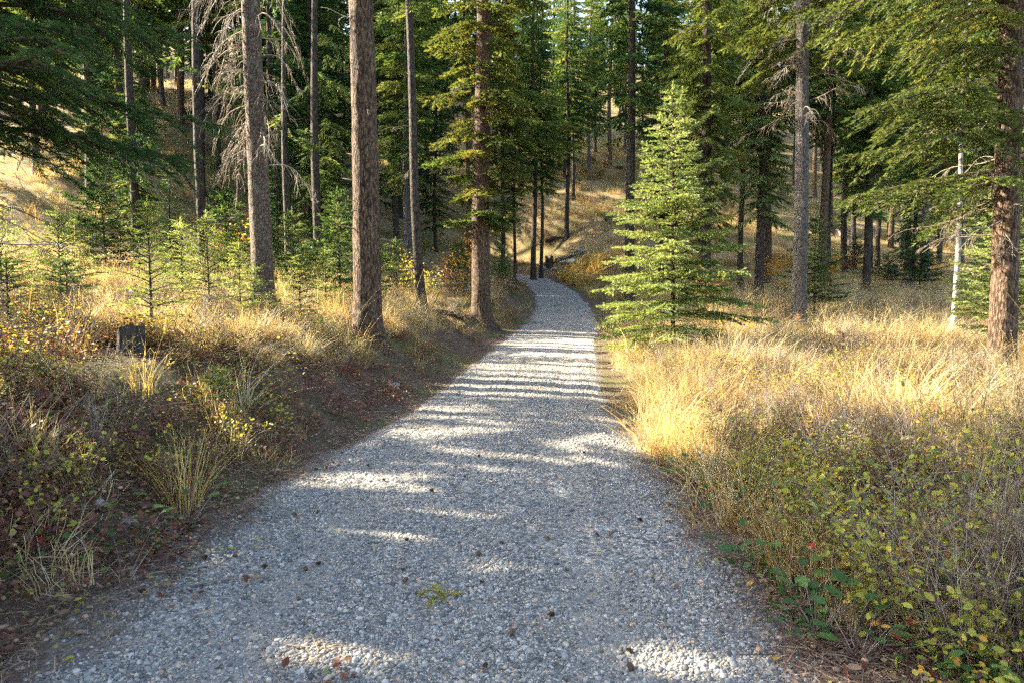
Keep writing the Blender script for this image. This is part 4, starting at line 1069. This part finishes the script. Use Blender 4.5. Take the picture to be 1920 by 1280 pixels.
def d_lit(x, y, u):
    return np.where(u < 0, ss(1.05 + .45 * (1 - ss(4, 9, y)), 1.6 + .4 * (1 - ss(4, 9, y)), -u) * (1 - ss(3.2, 4.5, -u)), ss(1.45, 1.75, u) * (1 - ss(2.2, 3.0, u)) * .8) + .035 * (np.abs(u) < 1.5) * ss(.45, .6, fbm(x * 1.1, y * 1.1, 99))
P = cover(15000, 2.2, 24, d_lit); P[:, 2] = np.maximum(P[:, 2], road_top(P[:, 0], P[:, 1])) + .004
lay('needle_litter', P, lk, 'brown fallen needles and dead leaves along the road edges', 'litter', .8, 1.3, (0, 0), .05)

# ------------------------------------------------------------------ shrubs and plants that can be told apart
def shrub(label, loc, H, spread, nst, mat, size, tint, per, name='shrub', group=None, cat='shrub', sep=False, up=.9, tw_t=.35):
    root = thing(name, label, cat, tuple(loc), U(0, 6.28), group)
    wg = Geo(); tips = []; twigs(wg, nst, H, spread, .0032, tips, 6, tw_t); obj('stems', wg.mesh('stems', M['twig']), root)
    k = rng.permutation(len(tips))
    if sep:
        for s in k[:sep]:
            g_ = Geo(); p, d = tips[s]; leaves(g_, [(np.zeros(3), d)], 1, size * 1.15, tint, .22, up); obj('leaf', g_.mesh('leaf', M[mat], False), root, p)
        k = k[sep:]
    lg = Geo(); leaves(lg, [tips[s] for s in k], per, size, tint, .22, up); o = obj('leaves', lg.mesh('leaves', M[mat], False), root)
    return root
near_r = [(1560, 1030, .62, .8, 'yellow-green leafed shrub hanging over the road edge on the right'), (1700, 1060, .75, .8, 'shrub of grey twigs and yellow-green leaves in the right foreground'), (1850, 1120, .7, .7, 'yellow-green shrub in the lower right corner'),
          (1480, 930, .6, .7, 'small yellow-green shrub on the right road verge near the broad green leaves'), (1640, 930, .75, .8, 'bushy yellow-green shrub in the middle of the right foreground'), (1790, 960, .8, .8, 'tall yellow-green shrub right of the foreground thicket'),
          (1900, 990, .8, .7, 'yellow-green shrub cut by the right edge'), (1400, 880, .55, .6, 'low yellow-green shrub where golden grass meets the right verge')]
near_r += [(1620, 1130, .55, .8, 'low yellow-green shrub above the red-leafed plant'), (1770, 1080, .6, .8, 'yellow-green shrub behind the orange-leafed one'), (1560, 880, .6, .7, 'yellow-green shrub at the upper side of the right thicket'),
           (1720, 880, .65, .7, 'yellow-green shrub between thicket and sunlit grass'), (1850, 890, .65, .7, 'yellow-green shrub below the fir trunk at the right edge'), (1800, 1200, .5, .8, 'low yellow-green shrub above the bottom edge at right'), (1900, 1230, .5, .8, 'yellow-green shrub in the very corner at lower right')]
for px, py, H, sp_, lab in near_r:
    b = foot(px, py + 60); shrub(lab, b, H, sp_, 11, 'leaf_y', .040, .42, 1, 'snowberry_shrub', 'yellow-green shrubs on the right verge', sep=28)
near_l = [(60, 930, .5, 'yellow-leafed shrub low at the left edge'), (150, 900, .45, 'yellow-green shrub on the shaded left bank'), (260, 880, .4, 'small yellow-green shrub in the russet ground cover'), (30, 1010, .35, 'low green and yellow shrub near the lower left'),
          (520, 790, .4, 'yellow-green shrub on the bank above the gravel'), (420, 830, .38, 'small yellow-leafed shrub on the bank close to the road')]
for px, py, H, lab in near_l:
    b = foot(px, py + 20); shrub(lab, b, H, .9, 7, 'leaf_y', .034, .55, 1, 'snowberry_shrub', 'yellow-green shrubs on the left bank', sep=22)
b = foot(1720, 1150); shrub('orange-leafed shrub among the yellow-green ones in the right foreground', b, .55, .8, 6, 'leaf_o', .05, .4, 1, 'orange_shrub', None, sep=30)
for px, d, H, lab in [(872, 25, 2.1, 'bright orange-yellow shrub beside the thick fir trunk'), (432, 22, 2.0, 'orange-yellow shrub left of the grey trunk in the distance'), (1545, 33, 1.8, 'yellow-orange shrub right of the tall grey spruce'), (1445, 36, 1.7, 'orange shrub left of the tall grey spruce, further back'), (1330, 24, 1.5, 'yellowing shrub behind the bright young spruce'), (1900, 24, 1.7, 'orange-leafed shrub at the right edge behind the fir')]:
    b = at(px, d); shrub(lab, b, H, .5, 9, 'leaf_o', .085, .5, 3, 'autumn_shrub')
for px, d, H, lab in [(800, 21, 1.1, 'olive shrub behind the tall grass left of the road'), (845, 24, 1.3, 'brown and yellow shrub left of the thick fir'), (940, 30, 1.2, 'golden brown shrub on the left side of the far road'), (960, 34, 1.2, 'orange-brown shrub where the far road curves'), (760, 24, 1.3, 'green-yellow shrub behind the leaning thin trunk'), (1165, 27, .9, 'orange grass-like shrub left of the young spruce foot')]:
    b = at(px, d); shrub(lab, b, H, .6, 12, 'leaf_y' if 'olive' in lab or 'green' in lab else 'leaf_r', .06, .6, 2, 'verge_shrub')

sp_ = [shrub('x', (0, 0, 0), .9, .8, 12, m_, .07, t_, 2, 'slope_shrub') for m_, t_ in (('leaf_r', .6), ('leaf_y', .3), ('leaf_g', .4))]
for k in range(70):
    y = U(38, 80); x = U(-.35, .55) * y
    if abs(road_u(x, y)) < 3: continue
    q = int(rng.integers(0, 3)); dup(sp_[q], (x, y, float(hgt(x, y)) - .05), U(0, 6.28), U(.7, 1.6), 'low %s shrub on the grassy slope behind the road' % ('rusty', 'yellow-green', 'green')[q], 'low shrubs on the slope')
for p in sp_:
    for ch in list(p.children): bpy.data.objects.remove(ch)
    bpy.data.objects.remove(p)
# broad green plants on the right verge: every leaf its own part
for px, py, lab, mat, n_ in [(1530, 1175, 'broad-leafed green plant at the foot of the right thicket', 'leaf_g', 12), (1610, 1225, 'broad-leafed dark green plant in the lower right', 'leaf_g', 12), (1500, 1120, 'bright green low plant beside the gravel edge', 'leaf_g', 10),
                             (1390, 1060, 'round-leafed green plant alone on the right gravel edge', 'leaf_g', 8), (1360, 960, 'dark green fern-like plant on the right verge', 'leaf_g', 12), (1290, 900, 'green nettle-like plant under the golden grass', 'leaf_g', 10),
                             (1480, 1035, 'upright green plant beside straw tuft on the right verge', 'leaf_g', 9), (1860, 1180, 'dark green leaves in the lower right corner', 'leaf_g', 12), (190, 1040, 'small green plant on the litter of the left verge', 'leaf_g', 7),
                             (255, 1020, 'bright green seedling plant beside the grey rock', 'leaf_g', 6), (350, 985, 'green leafy plant on the left verge by the straw tuft', 'leaf_g', 9), (235, 1085, 'low green plant nearest the gravel on the left', 'leaf_g', 6),
                             (1650, 1205, 'plant with red leaves in the lower right', 'leaf_red', 5), (1530, 1110, 'small red-leafed sprig at the right gravel edge', 'leaf_red', 4), (40, 1050, 'red-leafed sprig at the left edge', 'leaf_red', 5)]:
    b = foot(px, py + 10); root = thing('leafy_plant', lab, 'plant', tuple(b), 0)
    sg = Geo(); ls = []
    for k in range(n_):
        a_ = k * 2.4 + U(-.4, .4); l_ = U(.10, .34); d_ = np.array([math.cos(a_) * .7, math.sin(a_) * .7, U(.5, 1.2)]); d_ = d_ / np.linalg.norm(d_)
        tube(sg, np.stack([[0, 0, -.02], d_ * l_ * .6, d_ * l_]), np.array([.003, .002, .0012]), 3, U(0, 1), False); ls.append((d_ * l_, d_))
    obj('stems', sg.mesh('stems', M['twig']), root)
    for p, d_ in ls:
        g_ = Geo(); stamp(g_, LEAF, np.zeros((1, 3)), (d_ * np.array([1, 1, .15]))[None], np.array([[0, 0, 1.]]) + rng.normal(0, .25, (1, 3)), np.array([U(.065, .115) * (.62 if mat == 'leaf_red' else 1)]), np.array([U(.1, .9)]), 1.1); obj('leaf', g_.mesh('leaf', M[mat], False), root, p)

# grass tufts that stand alone
for px, py, H, lab, mt, n_ in [(350, 960, .75, 'tall yellow-green grass tuft on the left verge', 'gold', 70), (30, 870, .55, 'golden grass clump at the left edge of the bank', 'gold', 50), (810, 625, .9, 'tall pale grass tuft in the sun right of the thick bare trunk', 'grass', 80), (860, 620, .8, 'straw grass tuft on the left verge near the thick fir', 'grass', 70),
                               (1490, 1085, .38, 'straw-coloured grass tuft drooping over the right gravel edge', 'grass', 60), (170, 740, .6, 'dry grass tuft among the russet leaves', 'grass', 50), (265, 735, .6, 'dry orange grass tuft on the shaded bank below the stump', 'gold', 50), (1890, 720, .5, 'pale dry weed tuft at the foot of the right fir', 'grass', 90)]:
    b = foot(px, py); g_ = Geo(); blades(g_, n_, H, .12, .7, .0055, .6, 5, .3)
    tag(obj('grass_tuft', g_.mesh('grass_tuft', M[mt], False), None, tuple(b)), lab, 'grass tuft')

# ------------------------------------------------------------------ stumps, logs, rocks
def stump(label, loc, r, h, mat, seed, jag=.25, top=None, sides=26):
    rr = np.random.default_rng(seed); root = thing('tree_stump', label, 'stump', tuple(loc), rr.uniform(0, 6))
    th = np.arange(sides) / sides * 6.283; zs = np.linspace(-.15, 1, 9); g_ = Geo()
    rim = h * (1 - jag * fbm(th * 1.6, th * 0 + seed, seed)); rad = r * (1 + .12 * np.sin(3 * th + seed) + .08 * rr.normal(size=sides))
    V = np.stack([[rad * np.cos(th) * (1 + .3 * math.exp(-max(z, 0) / .2)), rad * np.sin(th) * (1 + .3 * math.exp(-max(z, 0) / .2)), np.maximum(z, 0) * rim + min(z, 0)] for z in zs]).transpose(0, 2, 1).reshape(-1, 3)
    i = np.arange(8)[:, None] * sides; j = np.arange(sides)[None]; j2 = (j + 1) % sides
    q = np.stack([i + j, i + j2, i + sides + j2, i + sides + j], -1).reshape(-1, 4); g_.add(V, np.concatenate([q[:, [0, 1, 2]], q[:, [0, 2, 3]]]))
    obj('bark', g_.mesh('bark', M[mat]), root)
    t_ = Geo(); e = V[-sides:].copy(); c = np.array([[0, 0, e[:, 2].mean() - .06 * h]]); e2 = e * np.array([.93, .93, 1]) - np.array([0, 0, .01])
    t_.add(np.concatenate([e2, c]), np.stack([np.arange(sides), (np.arange(sides) + 1) % sides, np.full(sides, sides)], -1), rr.uniform(0, 1, sides + 1)); obj('cut_face', t_.mesh('cut_face', M[top or mat]), root)
    return root
b = foot(248, 662); stump('dark old rotting stump beside the thin fir sapling on the left bank', b, .125, .36, 'stump', 5, .45)
b = at(1030, 54); stump('jagged dark broken stump at the far road bend', b, .3, 1.0, 'stump', 9, .8)
b = at(1668, 40); stump('pale freshly cut stump among the dark trunks on the right', b, .30, .9, 'bark_cool', 12, .05, 'cutwood')
b = at(1697, 34); stump('grey weathered stump on the far meadow edge at right', b, .22, .75, 'fallen', 15, .7)

def log(label, p0, p1, r, mat, nbr=4):
    p0, p1 = np.array(p0, float), np.array(p1, float); t = np.linspace(0, 1, 14); g_ = Geo(); L_ = np.linalg.norm(p1 - p0)
    root = thing('fallen_log', label, 'log', tuple(p0)); pts = (p1 - p0) * t[:, None]
    pts[:, 2] = hgt(p0[0] + pts[:, 0], p0[1] + pts[:, 1]) - p0[2] + r * .7
    tube(g_, pts, r * (1 - .5 * t) * (1 + .08 * rng.normal(size=14)), 10, .5); obj('trunk', g_.mesh('trunk', M[mat]), root)
    for k in range(nbr):
        b_ = Geo(); f = U(.2, .9); p = np.array([np.interp(f, t, pts[:, c]) for c in range(3)]); d_ = nrm(np.array([U(-1, 1), U(-1, 1), U(.2, 1)])); l_ = U(.15, .5)
        tube(b_, np.stack([p, p + d_ * l_ * .5, p + d_ * l_]), np.array([r * .25, r * .18, r * .06]), 5, .6); obj('branch_stub', b_.mesh('branch_stub', M['wood_dead']), root)
log('pale grey fallen log on the slope right of the tall grey spruce', at(1535, 60), at(1572, 52), .26, 'fallen')
log('grey weathered log lying beside the stump at the far road bend', at(1042, 54), at(1098, 52.5), .17, 'fallen', 3)
log('dark fallen trunk lying across the slope in the middle distance', at(1548, 54), at(1600, 50), .16, 'bark_dark', 3)
log('grey log half buried on the left slope', at(235, 27), at(290, 25), .13, 'fallen', 3)
log('short dark log on the far meadow near the grey stump', at(1700, 33.5), at(1735, 33), .12, 'fallen', 2)

def rock(label, px, py, s, seed, t):
    b_ = foot(px, py); o = obj('rock', stone_mesh('rock', M['stone'], seed, .6, ICO2, t), None, (b_[0], b_[1], b_[2] + s * .2)); o.scale = (s,) * 3; o.rotation_euler = (0, 0, seed)
    for p_ in o.data.polygons: p_.use_smooth = True
    tag(o, label, 'rock')
rock('rounded grey rock on the left verge litter', 240, 985, .07, 501, .6)
rock('flat pale rock behind the rounded grey one on the left bank', 185, 945, .06, 502, .7)
rock('small pale blue-grey rock on the needle slope left of the road', 738, 724, .11, 503, .8)
rock('dark rock at the edge of the gravel in lower left', 300, 1000, .03, 504, .2)
for px, d, s, sd in [(1045, 53, .5, 601), (1075, 52.5, .6, 602), (1020, 54, .45, 603), (1100, 52, .4, 604), (1058, 53.2, .4, 605), (1088, 53, .45, 606)]:
    b_ = at(px, d); o = obj('rock', stone_mesh('rock', M['stone'], sd, .55, ICO2, .65), None, (b_[0], b_[1], b_[2])); o.scale = (s,) * 3; tag(o, 'grey stone of the rocky bank behind the far road bend', 'rock', 'stones of the bank at the road bend')

# ------------------------------------------------------------------ small things on the road
def cone_mesh(seed):
    r = np.random.default_rng(seed); g_ = Geo(); v, f = ICO1; g_.add(v * np.array([.030, .014, .014]), f, .1)
    P, D, Nn = [], [], []
    for k in range(54):
        q = k / 54; a_ = k * 2.4; x_ = -.028 + .056 * q; rr = .017 * math.sin(math.pi * (.12 + .8 * q)) ** .7
        e = np.array([0, math.cos(a_), math.sin(a_)]); P.append(np.array([x_, 0, 0]) + e * rr * .55); D.append(e + np.array([.6, 0, 0])); Nn.append(np.array([1., 0, 0]))
    stamp(g_, LEAF, np.array(P), np.array(D), np.array(Nn), np.full(54, .016), r.uniform(0, 1, 54), 1.3)
    return g_.mesh('pine_cone', M['cone'], False)
cones = [cone_mesh(k) for k in range(4)]
for k, (px, py) in enumerate([(763, 1025), (760, 1103), (782, 1128), (898, 1053), (960, 1205), (910, 1268), (1035, 1168), (1183, 1266), (1181, 1232), (758, 1082), (810, 930), (942, 1032), (903, 1106), (872, 903), (1004, 860), (898, 863), (1095, 855), (497, 1076), (560, 1134), (574, 1077), (598, 1064), (326, 1098), (265, 1117), (385, 1056), (440, 1055), (594, 885), (596, 970), (720, 905), (1120, 1010), (690, 880), (1012, 770), (880, 765), (950, 720), (1200, 985)]):
    b_ = foot(px, py); o = obj('pine_cone', cones[k % 4], None, (b_[0], b_[1], float(road_top(b_[0], b_[1])) + .016)); o.rotation_euler = (U(0, 6), 0, U(0, 6)); o.scale = (U(.42, .68),) * 3
    tag(o, 'small dark pine cone lying on the gravel road', 'pine cone', 'pine cones scattered on the road')
b_ = foot(868, 1138); root = thing('fir_twig', 'yellow-green broken fir twig lying on the gravel in the foreground', 'twig', (b_[0], b_[1], float(road_top(b_[0], b_[1])) + .02), R(160))
wood, P, D, Nn, Sz = bough(.19, .1, .1, 6, .03, .05, False, .1, .5, .2, .002); g_ = Geo()
for pts, rd in wood: tube(g_, pts, np.minimum(rd, .002), 4, .3, False)
obj('stem', g_.mesh('stem', M['wood_twig']), root); g_ = Geo(); stamp(g_, SH_NEAR, P, D, Nn, Sz, U(.5, 1, len(P))); obj('needles', g_.mesh('needles', leafy('wilted_needles', [(0, (.12, .13, .02)), (1, (.34, .30, .05))], .3), False), root)
def stick(label, a, c, r):
    p0, p1 = foot(*a), foot(*c); s = np.linspace(0, 1, 7); pts = (p1 - p0) * s[:, None]; pts[:, 2] = [float(road_top(p0[0] + q[0], p0[1] + q[1])) - p0[2] + r + .012 for q in pts]; pts[:, :2] += rng.normal(0, .006, (7, 2))
    g_ = Geo(); tube(g_, pts, r * (1 - .5 * s), 6, .4); tag(obj('stick', g_.mesh('stick', M['wood_dead']), None, tuple(p0)), label, 'stick')
stick('long thin brown stick lying on the gravel at left', (352, 1111), (498, 1094), .005)
stick('short dark stick in the middle of the gravel road', (1024, 1014), (1036, 1024), .009)
stick('thin pale stick at the right side of the gravel', (1135, 1028), (1150, 1048), .004)
stick('thin dark twig below the yellow fir twig', (878, 1165), (898, 1140), .003)
stick('bent pale stick on the left verge', (300, 1040), (390, 1022), .004)
for k, (px, py) in enumerate([(1265, 1112), (1098, 766), (150, 1056), (1450, 1255), (1312, 970), (475, 1100), (1140, 1012), (1400, 1110)]):
    b_ = foot(px, py); g_ = Geo(); stamp(g_, LEAF, np.zeros((1, 3)), rng.normal(0, 1, (1, 3)) * np.array([[1, 1, .1]]), np.array([[0, 0, 1.]]), np.array([U(.04, .06)]), np.array([U(.3, .9)])); o = obj('fallen_leaf', g_.mesh('fallen_leaf', M['leaf_o' if k % 2 else 'leaf_r'], False), None, (b_[0], b_[1], float(max(road_top(b_[0], b_[1]), b_[2])) + .02))
    tag(o, 'dry brown or orange leaf lying by itself on the gravel', 'leaf', 'single leaves on the road')
for px, py, lab in [(920, 742, 'small green weed patch growing in the middle of the gravel'), (1050, 575, 'green grass patch between the wheel tracks of the far road'), (995, 607, 'bright green weed at the left edge of the far road'), (1130, 1052, 'tiny green weed on the right side of the gravel'), (345, 1235, 'tiny green weed at the lower left of the gravel')]:
    b_ = foot(px, py); g_ = Geo(); far_ = b_[1] > 12; blades(g_, 60 if far_ else 14, .14 if far_ else .05, .4 if far_ else .05, .9, .012 if far_ else .004, .5, 3); tag(obj('weed_patch', g_.mesh('weed_patch', M['leaf_g'], False), None, (b_[0], b_[1], float(road_top(b_[0], b_[1])) + .01)), lab, 'weed')

print('TRIS', sum(len(m.polygons) for m in bpy.data.meshes), 'OBJ', len(sc.objects))
